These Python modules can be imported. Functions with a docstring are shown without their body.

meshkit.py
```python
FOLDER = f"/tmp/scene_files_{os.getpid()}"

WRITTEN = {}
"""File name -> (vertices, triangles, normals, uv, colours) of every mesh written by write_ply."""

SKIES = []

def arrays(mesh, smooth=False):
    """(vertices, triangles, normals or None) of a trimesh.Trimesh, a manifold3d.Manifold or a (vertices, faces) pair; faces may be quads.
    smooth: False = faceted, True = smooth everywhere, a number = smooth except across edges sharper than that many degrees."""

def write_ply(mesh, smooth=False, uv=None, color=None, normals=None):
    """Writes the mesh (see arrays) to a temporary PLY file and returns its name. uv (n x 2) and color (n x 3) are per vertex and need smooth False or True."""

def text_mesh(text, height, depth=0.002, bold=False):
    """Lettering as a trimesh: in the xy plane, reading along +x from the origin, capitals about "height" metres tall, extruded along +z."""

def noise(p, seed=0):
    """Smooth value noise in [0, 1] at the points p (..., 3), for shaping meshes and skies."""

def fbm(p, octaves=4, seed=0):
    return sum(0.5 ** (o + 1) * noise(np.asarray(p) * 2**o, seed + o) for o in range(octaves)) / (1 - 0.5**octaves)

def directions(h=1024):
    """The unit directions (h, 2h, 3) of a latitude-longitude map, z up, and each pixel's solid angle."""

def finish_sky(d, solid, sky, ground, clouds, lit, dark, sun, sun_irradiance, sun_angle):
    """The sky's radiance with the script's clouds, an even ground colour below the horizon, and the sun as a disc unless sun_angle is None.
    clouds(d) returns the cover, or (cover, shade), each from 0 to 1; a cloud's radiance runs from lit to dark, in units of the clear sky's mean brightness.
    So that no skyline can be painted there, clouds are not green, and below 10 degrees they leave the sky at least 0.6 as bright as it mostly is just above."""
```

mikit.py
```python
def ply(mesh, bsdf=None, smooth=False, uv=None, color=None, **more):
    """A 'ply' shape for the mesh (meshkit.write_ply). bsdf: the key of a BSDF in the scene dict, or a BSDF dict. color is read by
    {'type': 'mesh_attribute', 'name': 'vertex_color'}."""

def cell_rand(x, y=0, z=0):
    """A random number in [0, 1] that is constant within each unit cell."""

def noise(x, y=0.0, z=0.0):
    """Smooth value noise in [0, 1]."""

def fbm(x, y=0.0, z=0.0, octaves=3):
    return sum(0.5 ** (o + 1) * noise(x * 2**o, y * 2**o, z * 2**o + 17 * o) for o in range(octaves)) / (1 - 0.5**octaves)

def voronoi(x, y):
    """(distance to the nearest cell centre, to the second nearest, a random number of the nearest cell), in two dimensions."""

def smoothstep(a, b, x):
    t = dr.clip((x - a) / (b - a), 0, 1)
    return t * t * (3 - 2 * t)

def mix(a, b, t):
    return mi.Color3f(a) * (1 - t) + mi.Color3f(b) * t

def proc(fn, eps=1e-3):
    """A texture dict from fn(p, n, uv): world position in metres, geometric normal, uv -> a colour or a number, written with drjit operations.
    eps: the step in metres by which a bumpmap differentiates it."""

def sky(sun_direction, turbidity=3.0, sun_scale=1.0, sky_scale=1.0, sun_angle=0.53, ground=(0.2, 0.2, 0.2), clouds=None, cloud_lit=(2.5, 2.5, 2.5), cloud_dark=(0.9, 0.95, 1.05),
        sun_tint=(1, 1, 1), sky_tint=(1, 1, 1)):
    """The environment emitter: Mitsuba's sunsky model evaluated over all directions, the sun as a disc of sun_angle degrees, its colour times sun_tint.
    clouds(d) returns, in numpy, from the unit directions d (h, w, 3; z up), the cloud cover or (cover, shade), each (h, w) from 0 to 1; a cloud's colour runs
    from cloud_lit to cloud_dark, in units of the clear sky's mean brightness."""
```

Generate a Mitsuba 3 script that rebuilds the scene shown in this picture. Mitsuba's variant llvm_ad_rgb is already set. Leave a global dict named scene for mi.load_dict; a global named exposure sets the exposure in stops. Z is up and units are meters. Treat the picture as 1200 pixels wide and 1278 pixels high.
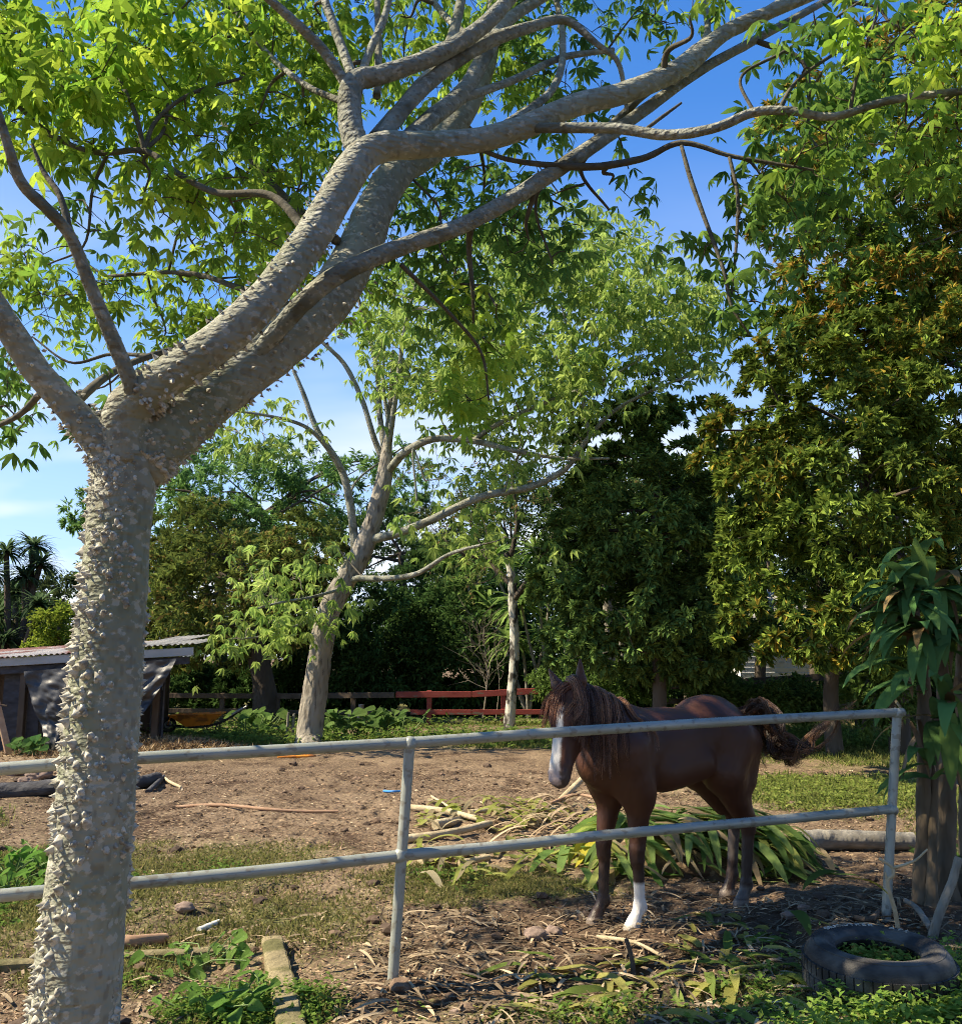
import math, random
import numpy as np, trimesh, drjit as dr, mitsuba as mi, mikit, meshkit
from manifold3d import Manifold
from mikit import noise, fbm, voronoi, smoothstep, mix, cell_rand, proc

T = mi.ScalarTransform4f
scene, labels = {}, {}
RNG = np.random.default_rng(11)
U = RNG.uniform

# ------------------------------------------------------------------ camera, sky, exposure
EYE, F, W2, H2, PITCH = np.array([0, 0, 1.7]), 1150.0, 600.0, 639.0, math.radians(8.9)
FWD = np.array([0, math.cos(PITCH), math.sin(PITCH)]); UP = np.array([0, -math.sin(PITCH), math.cos(PITCH)])
scene['camera'] = {'type': 'perspective', 'fov': math.degrees(2 * math.atan(W2 / F)), 'fov_axis': 'x', 'near_clip': 0.05, 'far_clip': 2000.0,
                   'to_world': T().look_at(origin=EYE.tolist(), target=(EYE + FWD).tolist(), up=[0, 0, 1])}
SUN = np.array([-0.67, -0.07, 0.74])


def clouds(d):
    x, y, z = d[..., 0], d[..., 1], np.maximum(d[..., 2], 0.02)
    p = np.stack([x / (z + .25) * 1.6, y / (z + .25) * 4.0, z * 0 + 3], -1)
    c = meshkit.fbm(p, 5, 3)
    low = np.clip(1.15 - z * 2.1, 0, 1)
    return np.clip(np.clip((c - .34) * 2.4, 0, 1) * low * .75 + .55 * np.clip(.42 - z, 0, 1) / .42, 0, 1)


scene['sky'] = mikit.sky(SUN, turbidity=2.6, sun_scale=1.0, sky_scale=0.76, clouds=clouds, cloud_lit=(2.3, 2.4, 2.5), sky_tint=(0.52, 0.93, 1.32), sun_tint=(1.02, 1.06, 1.03))
exposure = 2.8


# ------------------------------------------------------------------ helpers
def ray(px, py):
    return FWD * F + np.array([1, 0, 0]) * (px - W2) + UP * (H2 - py)


def at(px, py, Y):
    d = ray(px, py)
    return EYE + d * (Y / d[1])


def onz(px, py, z=0.0):
    d = ray(px, py)
    return EYE + d * ((z - EYE[2]) / d[2])


def mpp(Y):                      # metres per pixel of the photograph at depth Y
    return Y / F


def num(name):
    if name not in scene and name not in labels:
        return name
    k = 1
    while f'{name}_{k:03d}' in scene or f'{name}_{k:03d}' in labels:
        k += 1
    return f'{name}_{k:03d}'


COUNT = {}


def obj(name, mesh, bsdf, parent=None, smooth=False, color=None, label=None, cat=None, group=None, kind=None):
    base = f'{parent}__{name}' if parent else name
    n = COUNT.get(base, 0); COUNT[base] = n + 1
    key = base if n == 0 else f'{base}_{n:03d}'
    scene[key] = mikit.ply(mesh, bsdf, smooth=smooth, color=color)
    tag(key, label, cat, group, kind)
    return key


def tag(key, label=None, cat=None, group=None, kind=None):
    d = {k: v for k, v in (('label', label), ('category', cat), ('group', group), ('kind', kind)) if v}
    if d:
        labels[key] = d


def thing(name, label, cat, group=None):
    n = COUNT.get(name, 0); COUNT[name] = n + 1
    key = name if n == 0 else f'{name}_{n:03d}'
    tag(key, label, cat, group)
    return key


def unit(v):
    v = np.asarray(v, float)
    return v / np.maximum(np.linalg.norm(v, axis=-1, keepdims=True), 1e-9)


def spline(pts, n):
    """Catmull-Rom through the rows of pts (any columns), n samples."""
    p = np.asarray(pts, float)
    if len(p) == 2:
        t = np.linspace(0, 1, n)[:, None]
        return p[0] * (1 - t) + p[1] * t
    p = np.vstack([2 * p[0] - p[1], p, 2 * p[-1] - p[-2]])
    s = np.linspace(0, len(p) - 3 - 1e-6, n)
    i = s.astype(int); t = (s - i)[:, None]
    a, b, c, d = p[i], p[i + 1], p[i + 2], p[i + 3]
    return .5 * (2 * b + (c - a) * t + (2 * a - 5 * b + 4 * c - d) * t ** 2 + (3 * b - a - 3 * c + d) * t ** 3)


def tube(p, r, sides=8, rough=0.0, cap=True, seed=0):
    """A tube of circular section along the points p with radii r; returns (vertices, faces)."""
    p = np.asarray(p, float); r = np.broadcast_to(np.asarray(r, float), (len(p),))
    t = unit(np.gradient(p, axis=0))
    a = np.cross(t[0], [0, 0, 1.0] if abs(t[0][2]) < .9 else [1.0, 0, 0]); a = unit(a)
    A = [a]
    for k in range(1, len(p)):
        a = A[-1] - t[k] * np.dot(A[-1], t[k]); A.append(unit(a))
    A = np.array(A); B = np.cross(t, A)
    th = np.arange(sides) * 2 * np.pi / sides
    ring = np.cos(th)[None, :, None] * A[:, None] + np.sin(th)[None, :, None] * B[:, None]
    rr = r[:, None] * np.ones((1, sides))
    v = p[:, None] + ring * rr[..., None]
    if rough:
        q = v / np.maximum(r.max(), 1e-3) * 1.3
        v = p[:, None] + ring * (rr * (1 + rough * (meshkit.fbm(q, 3, seed) - .5) * 2))[..., None]
    v = v.reshape(-1, 3)
    i, j = np.meshgrid(np.arange(len(p) - 1), np.arange(sides), indexing='ij')
    j2 = (j + 1) % sides
    q = np.stack([i * sides + j, i * sides + j2, (i + 1) * sides + j2, (i + 1) * sides + j], -1).reshape(-1, 4)
    f = np.vstack([q[:, [0, 1, 2]], q[:, [0, 2, 3]]])
    if cap:
        n = len(v)
        v = np.vstack([v, p[0], p[-1]])
        k = np.arange(sides); k2 = (k + 1) % sides
        e = (len(p) - 1) * sides
        f = np.vstack([f, np.stack([k2, k, np.full(sides, n)], 1), np.stack([e + k, e + k2, np.full(sides, n + 1)], 1)])
    return v, f


def join(parts):
    V, Fc, n = [], [], 0
    for v, f in parts:
        V.append(v); Fc.append(np.asarray(f) + n); n += len(v)
    return np.vstack(V), np.vstack(Fc)


def box(c, s, yaw=0.0, R=None, bev=0.0):
    """A box centred at c of full sizes s (12 triangles; or with bevelled edges)."""
    s = np.asarray(s, float) / 2
    if bev:
        b = bev
        pts = []
        for sx in (-1, 1):
            for sy in (-1, 1):
                for sz in (-1, 1):
                    for k in range(3):
                        q = np.array([sx, sy, sz]) * s
                        for m in range(3):
                            if m != k: q[m] -= b * [sx, sy, sz][m]
                        pts.append(q)
        h = trimesh.Trimesh(pts).convex_hull
        v, f = np.array(h.vertices), np.array(h.faces)
    else:
        v = np.array([[x, y, z] for x in (-1, 1) for y in (-1, 1) for z in (-1, 1)], float) * s
        f = np.array([[0, 1, 3], [0, 3, 2], [4, 6, 7], [4, 7, 5], [0, 4, 5], [0, 5, 1], [2, 3, 7], [2, 7, 6], [0, 2, 6], [0, 6, 4], [1, 5, 7], [1, 7, 3]])
    if R is None:
        ca, sa = math.cos(yaw), math.sin(yaw)
        R = np.array([[ca, -sa, 0], [sa, ca, 0], [0, 0, 1]])
    return v @ np.asarray(R).T + np.asarray(c, float), f


def beam(a, b, w, h, bev=0.006, up=(0, 0, 1)):
    """A squared timber from a to b, w wide (sideways) and h high."""
    a, b = np.asarray(a, float), np.asarray(b, float)
    x = unit(b - a)
    if abs(np.dot(x, up)) > .95: up = (0, 1, 0)
    y = unit(np.cross(up, x)); z = np.cross(x, y)
    return box((a + b) / 2, (np.linalg.norm(b - a), w, h), R=np.stack([x, y, z], 1), bev=bev)


def rough_lump(c, s, seed=0, sub=2, amp=.35):
    m = trimesh.creation.icosphere(subdivisions=sub)
    v = np.array(m.vertices)
    v = v * (1 + amp * (meshkit.fbm(v * 1.6 + seed * 7.3, 3, seed) - .5) * 2)[:, None]
    return v * np.asarray(s) + np.asarray(c), np.array(m.faces)


def leaves(base, axis, nrm, L, Wd, kind=1, fold=.25, droop=.15):
    """Leaf blades: kind 0 two triangles, kind 1 four triangles with a drooping tip. Returns (v, f, leaf index of each vertex)."""
    n = len(base)
    L = np.broadcast_to(L, (n,))[:, None]; Wd = np.broadcast_to(Wd, (n,))[:, None]
    axis = unit(axis); side = unit(np.cross(axis, nrm)); nn = np.cross(side, axis)
    if kind == 0:
        m = base + axis * L * .45
        vs = [base, m + side * Wd / 2 + nn * Wd * fold, base + axis * L - nn * L * droop, m - side * Wd / 2 + nn * Wd * fold]
        fs = [[0, 1, 2], [0, 2, 3]]
    elif kind == 2:
        a, b = base + axis * L * .32 - nn * L * droop * .1, base + axis * L * .68 - nn * L * droop * .45
        vs = [base, a + side * Wd * .46 + nn * Wd * fold, a - side * Wd * .46 + nn * Wd * fold, b + side * Wd * .42 + nn * Wd * fold, b - side * Wd * .42 + nn * Wd * fold, base + axis * L - nn * L * droop]
        fs = [[0, 1, 2], [1, 3, 2], [2, 3, 4], [3, 5, 4]]
    else:
        m = base + axis * L * .5
        vs = [base, m + side * Wd / 2 + nn * Wd * fold, m, m - side * Wd / 2 + nn * Wd * fold, base + axis * L - nn * L * droop]
        fs = [[0, 1, 2], [2, 1, 4], [0, 2, 3], [3, 2, 4]]
    k = len(vs)
    v = np.stack(vs, 1).reshape(-1, 3)
    f = (np.array(fs)[None] + (np.arange(n) * k)[:, None, None]).reshape(-1, 3)
    return v, f, np.repeat(np.arange(n), k)


def rand_dirs(n, rng=None):
    return unit((rng or RNG).normal(size=(n, 3)))


def strap(base, d, L, Wd, droop=.6, nseg=6, fold=.18, twist=0.0, wave=0.0):
    """One long strap leaf: starts along d, bends down; three columns of points. Returns (v, f)."""
    d = unit(d)
    side = np.cross(d, [0, 0, 1.0]); side = unit(side) if np.linalg.norm(side) > .05 else np.array([1.0, 0, 0])
    p, V = np.array(base, float), []
    s = np.linspace(0, 1, nseg + 1)
    cur = d.copy()
    for k, t in enumerate(s):
        w = Wd * (math.sin(math.pi * min(1, .14 + t * .86) ** .8)) ** .75 * .5 + Wd * .03
        sd = unit(side + np.cross(side, cur) * math.sin(twist * t))
        up = np.cross(sd, cur)
        o = up * wave * math.sin(t * 9)
        V += [p + sd * w + up * fold * w + o, p + o, p - sd * w + up * fold * w + o]
        cur = unit(cur + np.array([0, 0, -1.0]) * droop / nseg * (0.5 + t * 1.6))
        p = p + cur * L / nseg
    f = []
    for k in range(nseg):
        a = 3 * k
        f += [[a, a + 3, a + 4], [a, a + 4, a + 1], [a + 1, a + 4, a + 5], [a + 1, a + 5, a + 2]]
    return np.array(V), np.array(f)


# ------------------------------------------------------------------ materials
def rgb(*c):
    return {'type': 'rgb', 'value': list(c)}


VC = {'type': 'mesh_attribute', 'name': 'vertex_color'}


def thin(rough, trans, spec=.5):
    return {'type': 'principledthin', 'base_color': VC, 'roughness': rough, 'diff_trans': trans, 'eta': 1.45, 'spec_trans': 0.0, 'spec_tint': 0.0}


scene['leaf'] = thin(.42, 1.15)
scene['leaf_soft'] = thin(.6, 1.0)
scene['leaf_glossy'] = thin(.28, .5)
scene['matte_color'] = {'type': 'twosided', 'b': {'type': 'principled', 'base_color': VC, 'roughness': .8, 'specular': .25}}


def bumped(tex, scale, base, rough=.8, spec=.3, eps=2e-3, **kw):
    return {'type': 'twosided', 'b': {'type': 'bumpmap', 't': proc(tex, eps), 'scale': scale, 'b': {'type': 'principled', 'base_color': base, 'roughness': rough, 'specular': spec, **kw}}}


def floss_bark(p, n, uv):
    a = fbm(p.x * 7, p.y * 7, p.z * 5, 4)
    b = noise(p.x * 55, p.y * 55, p.z * 22)
    lich = smoothstep(.56, .68, fbm(p.x * 30 + 3, p.y * 30, p.z * 30, 4))
    c = mix((.17, .172, .13), (.36, .36, .285), a)
    c = mix(c, (.17, .15, .11), smoothstep(.55, .85, b) * .6)
    c = mix(c, (.16, .18, .09), smoothstep(.5, .75, fbm(p.x * 2.2, p.y * 2.2 + 9, p.z * 1.4, 3)) * .45)
    return mix(c, (.50, .49, .42), lich * .5)


def floss_bump(p, n, uv):
    return fbm(p.x * 30, p.y * 30, p.z * 60, 3) + .2 * noise(p.x * 9, p.y * 9, p.z * 60)


scene['floss_bark'] = bumped(floss_bump, .020, proc(floss_bark), .85, .2)


def limb_bark(p, n, uv):
    a = fbm(p.x * 9, p.y * 9, p.z * 9, 4)
    lich = smoothstep(.55, .72, fbm(p.x * 38, p.y * 38, p.z * 38, 3))
    spots = smoothstep(.70, .76, noise(p.x * 60, p.y * 60, p.z * 60))
    c = mix((.12, .125, .098), (.33, .335, .275), a)
    c = mix(c, (.48, .47, .40), lich * .5)
    c = mix(c, (.075, .075, .05), smoothstep(.52, .70, fbm(p.x * 5 + 2, p.y * 5, p.z * 5, 4)) * .7)
    return mix(c, (.10, .09, .065), spots * .5)


def limb_bump(p, n, uv):
    return fbm(p.x * 45, p.y * 45, p.z * 45, 3)


scene['limb_bark'] = bumped(limb_bump, .022, proc(limb_bark), .85, .2)


def old_bark(p, n, uv):
    a = fbm(p.x * 4, p.y * 4, p.z * 1.6, 4)
    r = noise(p.x * 22, p.y * 22, p.z * 5)
    c = mix((.15, .135, .11), (.36, .33, .28), a)
    return mix(c, (.06, .05, .04), smoothstep(.55, .9, r) * .7)


def old_bump(p, n, uv):
    return fbm(p.x * 16, p.y * 16, p.z * 5, 4)


scene['old_bark'] = bumped(old_bump, .06, proc(old_bark), .9, .15, eps=5e-3)
scene['dark_branch_bark'] = bumped(limb_bump, .006, proc(lambda p, n, uv: mix((.05, .045, .034), (.15, .14, .105), fbm(p.x * 22, p.y * 22, p.z * 22, 3))), .9, .15)
scene['cane_bark'] = bumped(old_bump, .05, proc(lambda p, n, uv: mix((.06, .048, .035), (.22, .17, .115), fbm(p.x * 9, p.y * 9, p.z * 3, 4))), .9, .15, eps=5e-3)
scene['dark_bark'] = bumped(old_bump, .04, proc(lambda p, n, uv: mix((.045, .036, .028), (.12, .10, .08), fbm(p.x * 5, p.y * 5, p.z * 2, 3))), .9, .15, eps=5e-3)


def pale_bark(p, n, uv):
    a = fbm(p.x * 7, p.y * 7, p.z * 4, 4)
    return mix((.05, .045, .04), (.50, .48, .42), smoothstep(.38, .56, a))


scene['pale_bark'] = bumped(old_bump, .03, proc(pale_bark), .9, .15, eps=5e-3)
scene['twig_bark'] = {'type': 'principled', 'base_color': rgb(.085, .07, .05), 'roughness': .9, 'specular': .2}
scene['grey_twig'] = {'type': 'principled', 'base_color': rgb(.22, .19, .15), 'roughness': .9, 'specular': .2}
scene['green_stem'] = {'type': 'principled', 'base_color': rgb(.13, .20, .06), 'roughness': .7}
scene['thorn_bark'] = {'type': 'principled', 'base_color': proc(lambda p, n, uv: mix((.20, .185, .145), (.52, .50, .42), smoothstep(.25, .7, fbm(p.x * 30, p.y * 30, p.z * 30, 3)))), 'roughness': .75, 'specular': .3}


def pipe_col(p, n, uv):
    a = fbm(p.x * 6, p.y * 6, p.z * 6, 4)
    s = smoothstep(.6, .7, fbm(p.x * 26, p.y * 26, p.z * 26, 3))
    c = mix((.22, .245, .225), (.40, .42, .38), a)
    return mix(c, (.16, .13, .095), s * .55)


scene['galvanised_pipe'] = {'type': 'principled', 'base_color': proc(pipe_col), 'roughness': .45, 'metallic': .25, 'specular': .5}
scene['red_paint'] = {'type': 'principled', 'base_color': proc(lambda p, n, uv: mix(mix((.20, .035, .028), (.33, .075, .06), fbm(p.x * 3, p.y * 3, p.z * 9, 3)), (.17, .13, .10), smoothstep(.6, .72, fbm(p.x * 4, p.y * 9, p.z * 14, 3)))), 'roughness': .75, 'specular': .3}
scene['weathered_wood'] = bumped(lambda p, n, uv: fbm(p.x * 20, p.y * 20, p.z * 6, 3), .01, proc(lambda p, n, uv: mix((.05, .037, .028), (.15, .115, .085), fbm(p.x * 9, p.y * 9, p.z * 3, 4))), .9, .15)
scene['pale_wood'] = bumped(lambda p, n, uv: fbm(p.x * 30, p.y * 30, p.z * 30, 3), .008, proc(lambda p, n, uv: mix((.25, .19, .11), (.55, .47, .32), fbm(p.x * 14, p.y * 14, p.z * 14, 4))), .85, .2)
scene['stick_wood'] = {'type': 'principled', 'base_color': proc(lambda p, n, uv: mix((.22, .13, .08), (.42, .28, .19), fbm(p.x * 12, p.y * 12, p.z * 12, 3))), 'roughness': .9, 'specular': .2}
scene['charred_wood'] = bumped(lambda p, n, uv: fbm(p.x * 18, p.y * 18, p.z * 18, 4), .03, proc(lambda p, n, uv: mix((.018, .018, .02), (.10, .10, .11), fbm(p.x * 8, p.y * 8, p.z * 14, 4))), .9, .2)
scene['log_bark'] = bumped(old_bump, .03, proc(lambda p, n, uv: mix((.09, .08, .065), (.33, .31, .27), fbm(p.x * 9, p.y * 9, p.z * 9, 4))), .9, .15)
scene['stone'] = bumped(lambda p, n, uv: fbm(p.x * 14, p.y * 14, p.z * 14, 4), .02, proc(lambda p, n, uv: mix((.12, .08, .065), (.30, .23, .19), fbm(p.x * 8, p.y * 8, p.z * 8, 4))), .9, .2)


def concrete(p, n, uv):
    c = mix((.14, .12, .075), (.27, .225, .13), fbm(p.x * 8, p.y * 8, p.z * 8, 4))
    return mix(c, (.085, .085, .035), smoothstep(.46, .66, fbm(p.x * 5 + 4, p.y * 5, p.z * 5, 3)) * .85)


scene['mossy_concrete'] = bumped(lambda p, n, uv: fbm(p.x * 40, p.y * 40, p.z * 40, 4), .012, proc(concrete), .95, .1)
scene['rubber'] = {'type': 'twosided', 'b': {'type': 'principled', 'base_color': proc(lambda p, n, uv: mix((.016, .016, .017), (.085, .08, .072), smoothstep(.35, .75, fbm(p.x * 9, p.y * 9, p.z * 9, 4)))), 'roughness': .62, 'specular': .4}}
scene['tyre_lettering'] = {'type': 'principled', 'base_color': proc(lambda p, n, uv: mix((.42, .41, .36), (.14, .13, .11), smoothstep(.5, .7, fbm(p.x * 40, p.y * 40, p.z * 40, 2)))), 'roughness': .7}
scene['rusty_orange'] = {'type': 'twosided', 'b': {'type': 'principled', 'base_color': proc(lambda p, n, uv: mix((.80, .27, .03), (.34, .12, .03), smoothstep(.5, .68, fbm(p.x * 6, p.y * 6, p.z * 6, 4)))), 'roughness': .55, 'specular': .4}}
scene['black_paint'] = {'type': 'principled', 'base_color': rgb(.025, .024, .023), 'roughness': .6}
scene['grey_metal'] = {'type': 'principled', 'base_color': rgb(.30, .30, .30), 'roughness': .5, 'metallic': .4}
scene['rusty_roof'] = {'type': 'twosided', 'b': {'type': 'principled', 'base_color': proc(lambda p, n, uv: mix(mix((.15, .07, .055), (.26, .14, .11), fbm(p.x * 3, p.y * 2, 0, 3)), (.36, .34, .32), smoothstep(.44, .56, fbm(p.x * 1.5 + 8, p.y * 1.5, 0, 4)))), 'roughness': .7, 'specular': .3}}
scene['grey_roof'] = {'type': 'twosided', 'b': {'type': 'principled', 'base_color': proc(lambda p, n, uv: mix((.16, .16, .15), (.36, .35, .33), fbm(p.x * 3, p.y * 2, 0, 4))), 'roughness': .8, 'specular': .3}}
scene['zinc'] = {'type': 'principled', 'base_color': proc(lambda p, n, uv: mix((.24, .245, .24), (.38, .385, .38), fbm(p.x * 3, p.y * 2, p.z * 9, 3))), 'roughness': .5, 'metallic': .3}
scene['tarp'] = {'type': 'twosided', 'b': {'type': 'principled', 'base_color': proc(lambda p, n, uv: mix((.012, .013, .015), (.045, .046, .05), fbm(p.x * 3, p.y * 2, p.z * 3, 4))), 'roughness': .5, 'specular': .6}}
scene['white_siding'] = {'type': 'principled', 'base_color': proc(lambda p, n, uv: mix((.62, .61, .60), (.76, .75, .74), fbm(p.x * 2, p.y * 2, p.z * 5, 3))), 'roughness': .7}
scene['blue_plastic'] = {'type': 'principled', 'base_color': rgb(.05, .22, .55), 'roughness': .5}
scene['white_pvc'] = {'type': 'twosided', 'b': {'type': 'principled', 'base_color': proc(lambda p, n, uv: mix((.62, .62, .58), (.40, .38, .33), smoothstep(.5, .7, fbm(p.x * 20, p.y * 20, p.z * 20, 3)))), 'roughness': .5}}


# the horse's coat: colours at the vertices, short hair as fine relief
scene['horse_coat'] = {'type': 'bumpmap', 't': proc(lambda p, n, uv: fbm(p.x * 60, p.y * 60, p.z * 24, 3), 2e-3), 'scale': .004,
                       'b': {'type': 'principled', 'base_color': VC, 'roughness': .5, 'specular': .35, 'sheen': .2, 'sheen_tint': .6}}
scene['horse_hair'] = {'type': 'twosided', 'b': {'type': 'principled', 'base_color': VC, 'roughness': .4, 'specular': .5}}
scene['horse_eye'] = {'type': 'principled', 'base_color': rgb(.012, .008, .006), 'roughness': .08, 'specular': .8}


# ------------------------------------------------------------------ ground
# patches of short green growth: (x, y, rx, ry, strength)
PATCH = [(-1.35, 6.3, .9, 1.0, .5), (-2.1, 7.9, 1.1, 1.1, .55), (-3.4, 7.0, 1.3, 1.6, .95), (-2.0, 5.4, .5, .5, .7), (-.35, 6.9, .6, .5, .4), (-.2, 7.5, .9, .5, .65), (.3, 7.2, .7, .35, .8),
         (4.6, 12.0, 1.8, 1.7, .85), (5.5, 9.3, 1.5, .8, .55), (-1.1, 4.75, .45, .35, .9), (.55, 4.75, 1.1, .28, .45), (1.6, 5.0, .9, .5, .45), (2.9, 4.9, 1.2, .7, 1.2), (-4.3, 18.2, 2.0, .8, 1.0), (-1.5, 19.5, 2.6, 1.0, .9),
         (1.4, 19.5, 4.0, 1.8, .8), (0, 27.0, 22, 4, .8), (0, 45.0, 60, 17, 1.3), (8, 18, 4, 4, .8), (-6.3, 20.5, 3.0, 1.5, .7), (-8, 9.5, 3, 2.5, .6)]


def gh(x, y):
    """Height of the ground at x, y."""
    x, y = np.asarray(x, float), np.asarray(y, float)
    p = np.stack([x, y, x * 0 + .5], -1)
    z = .055 * (meshkit.fbm(p * 1.1, 3, 5) - .5) + .075 * (meshkit.fbm(p * 4.2, 3, 8) - .5) * np.exp(-((y - 7) / 14) ** 2) + .016 * (meshkit.fbm(p * 22.0, 2, 9) - .5)
    h_ = meshkit.noise(p * 4.6, 31); t_ = np.clip((h_ - .66) / .10, 0, 1)
    z = z - .035 * t_ * t_ * (3 - 2 * t_) * np.exp(-((y - 8) / 9) ** 2)
    z = z + .20 * np.exp(-((x + 6.3) / 1.25) ** 2 - ((y - 17.3) / 1.1) ** 2) + .08 * np.exp(-((x + 4.9) / .8) ** 2 - ((y - 17.0) / .8) ** 2)      # the straw mound by the shed
    z = z + .35 * np.clip((y - 17.5) / 6, 0, 1) ** 2 * np.clip((x - 2.0) / 6, 0, 1)
    return z


def gp(px, py):
    """The point of the ground that the photograph shows at a pixel."""
    z = 0.0
    for _ in range(6):
        q = onz(px, py, z); z = float(gh(q[0], q[1]))
    return q


def green_np(x, y):
    g = np.zeros_like(np.asarray(x, float))
    for (a, b, rx, ry, s) in PATCH:
        g = np.maximum(g, s * np.exp(-((x - a) / rx) ** 2 - ((y - b) / ry) ** 2))
    p = np.stack([x * 1.7, y * 1.7, x * 0], -1)
    return g * (.35 + 1.3 * meshkit.fbm(p, 3, 21))


def ground_col(p, n, uv):
    g = mi.Float(0)
    for (a, b, rx, ry, s) in PATCH:
        g = dr.maximum(g, s * dr.exp(-dr.square((p.x - a) / rx) - dr.square((p.y - b) / ry)))
    big = fbm(p.x * .9, p.y * .9, 3.0, 4)
    mid = fbm(p.x * 6, p.y * 6, 1.0, 3)
    fine = noise(p.x * 70, p.y * 70, 2.0)
    chip = noise(p.x * 38 + p.y * 21, p.y * 95, 5.0)
    c = mix((.068, .048, .033), (.165, .117, .079), mid * .6 + fine * .4)
    c = mix(c, (.20, .148, .10), smoothstep(.45, .7, big) * .55)
    c = mix(c, (.045, .028, .02), smoothstep(.56, .72, fbm(p.x * 2.3 + 7, p.y * 2.3, 9.0, 4)) * .75)
    c = mix(c, (.36, .27, .17), smoothstep(.74, .86, chip) * .7)
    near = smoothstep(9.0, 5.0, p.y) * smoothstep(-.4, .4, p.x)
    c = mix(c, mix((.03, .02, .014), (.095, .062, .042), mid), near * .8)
    straw = dr.exp(-dr.square((p.x + 5.9) / 1.7) - dr.square((p.y - 17.3) / 1.3))
    c = mix(c, mix((.20, .14, .07), (.42, .32, .17), noise(p.x * 30, p.y * 60, 1.0)), dr.minimum(straw * 1.4, 1))
    g = smoothstep(.15, .62, g * (.35 + 1.3 * fbm(p.x * 1.7, p.y * 1.7, 0.0, 3)) + (fine - .5) * .5)
    return mix(c, mix((.055, .075, .022), (.15, .15, .06), mid), g * .8)


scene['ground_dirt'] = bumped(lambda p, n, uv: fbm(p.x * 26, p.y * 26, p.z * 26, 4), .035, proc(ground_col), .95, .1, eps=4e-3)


def axis_lines(lo, hi, dense, step, grow):
    out = list(np.arange(dense[0], dense[1], step))
    s, v = step, out[-1]
    while v < hi:
        s *= grow; v += s; out.append(v)
    s, v = step, out[0]
    while v > lo:
        s *= grow; v -= s; out.insert(0, v)
    return np.array(out)


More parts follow.
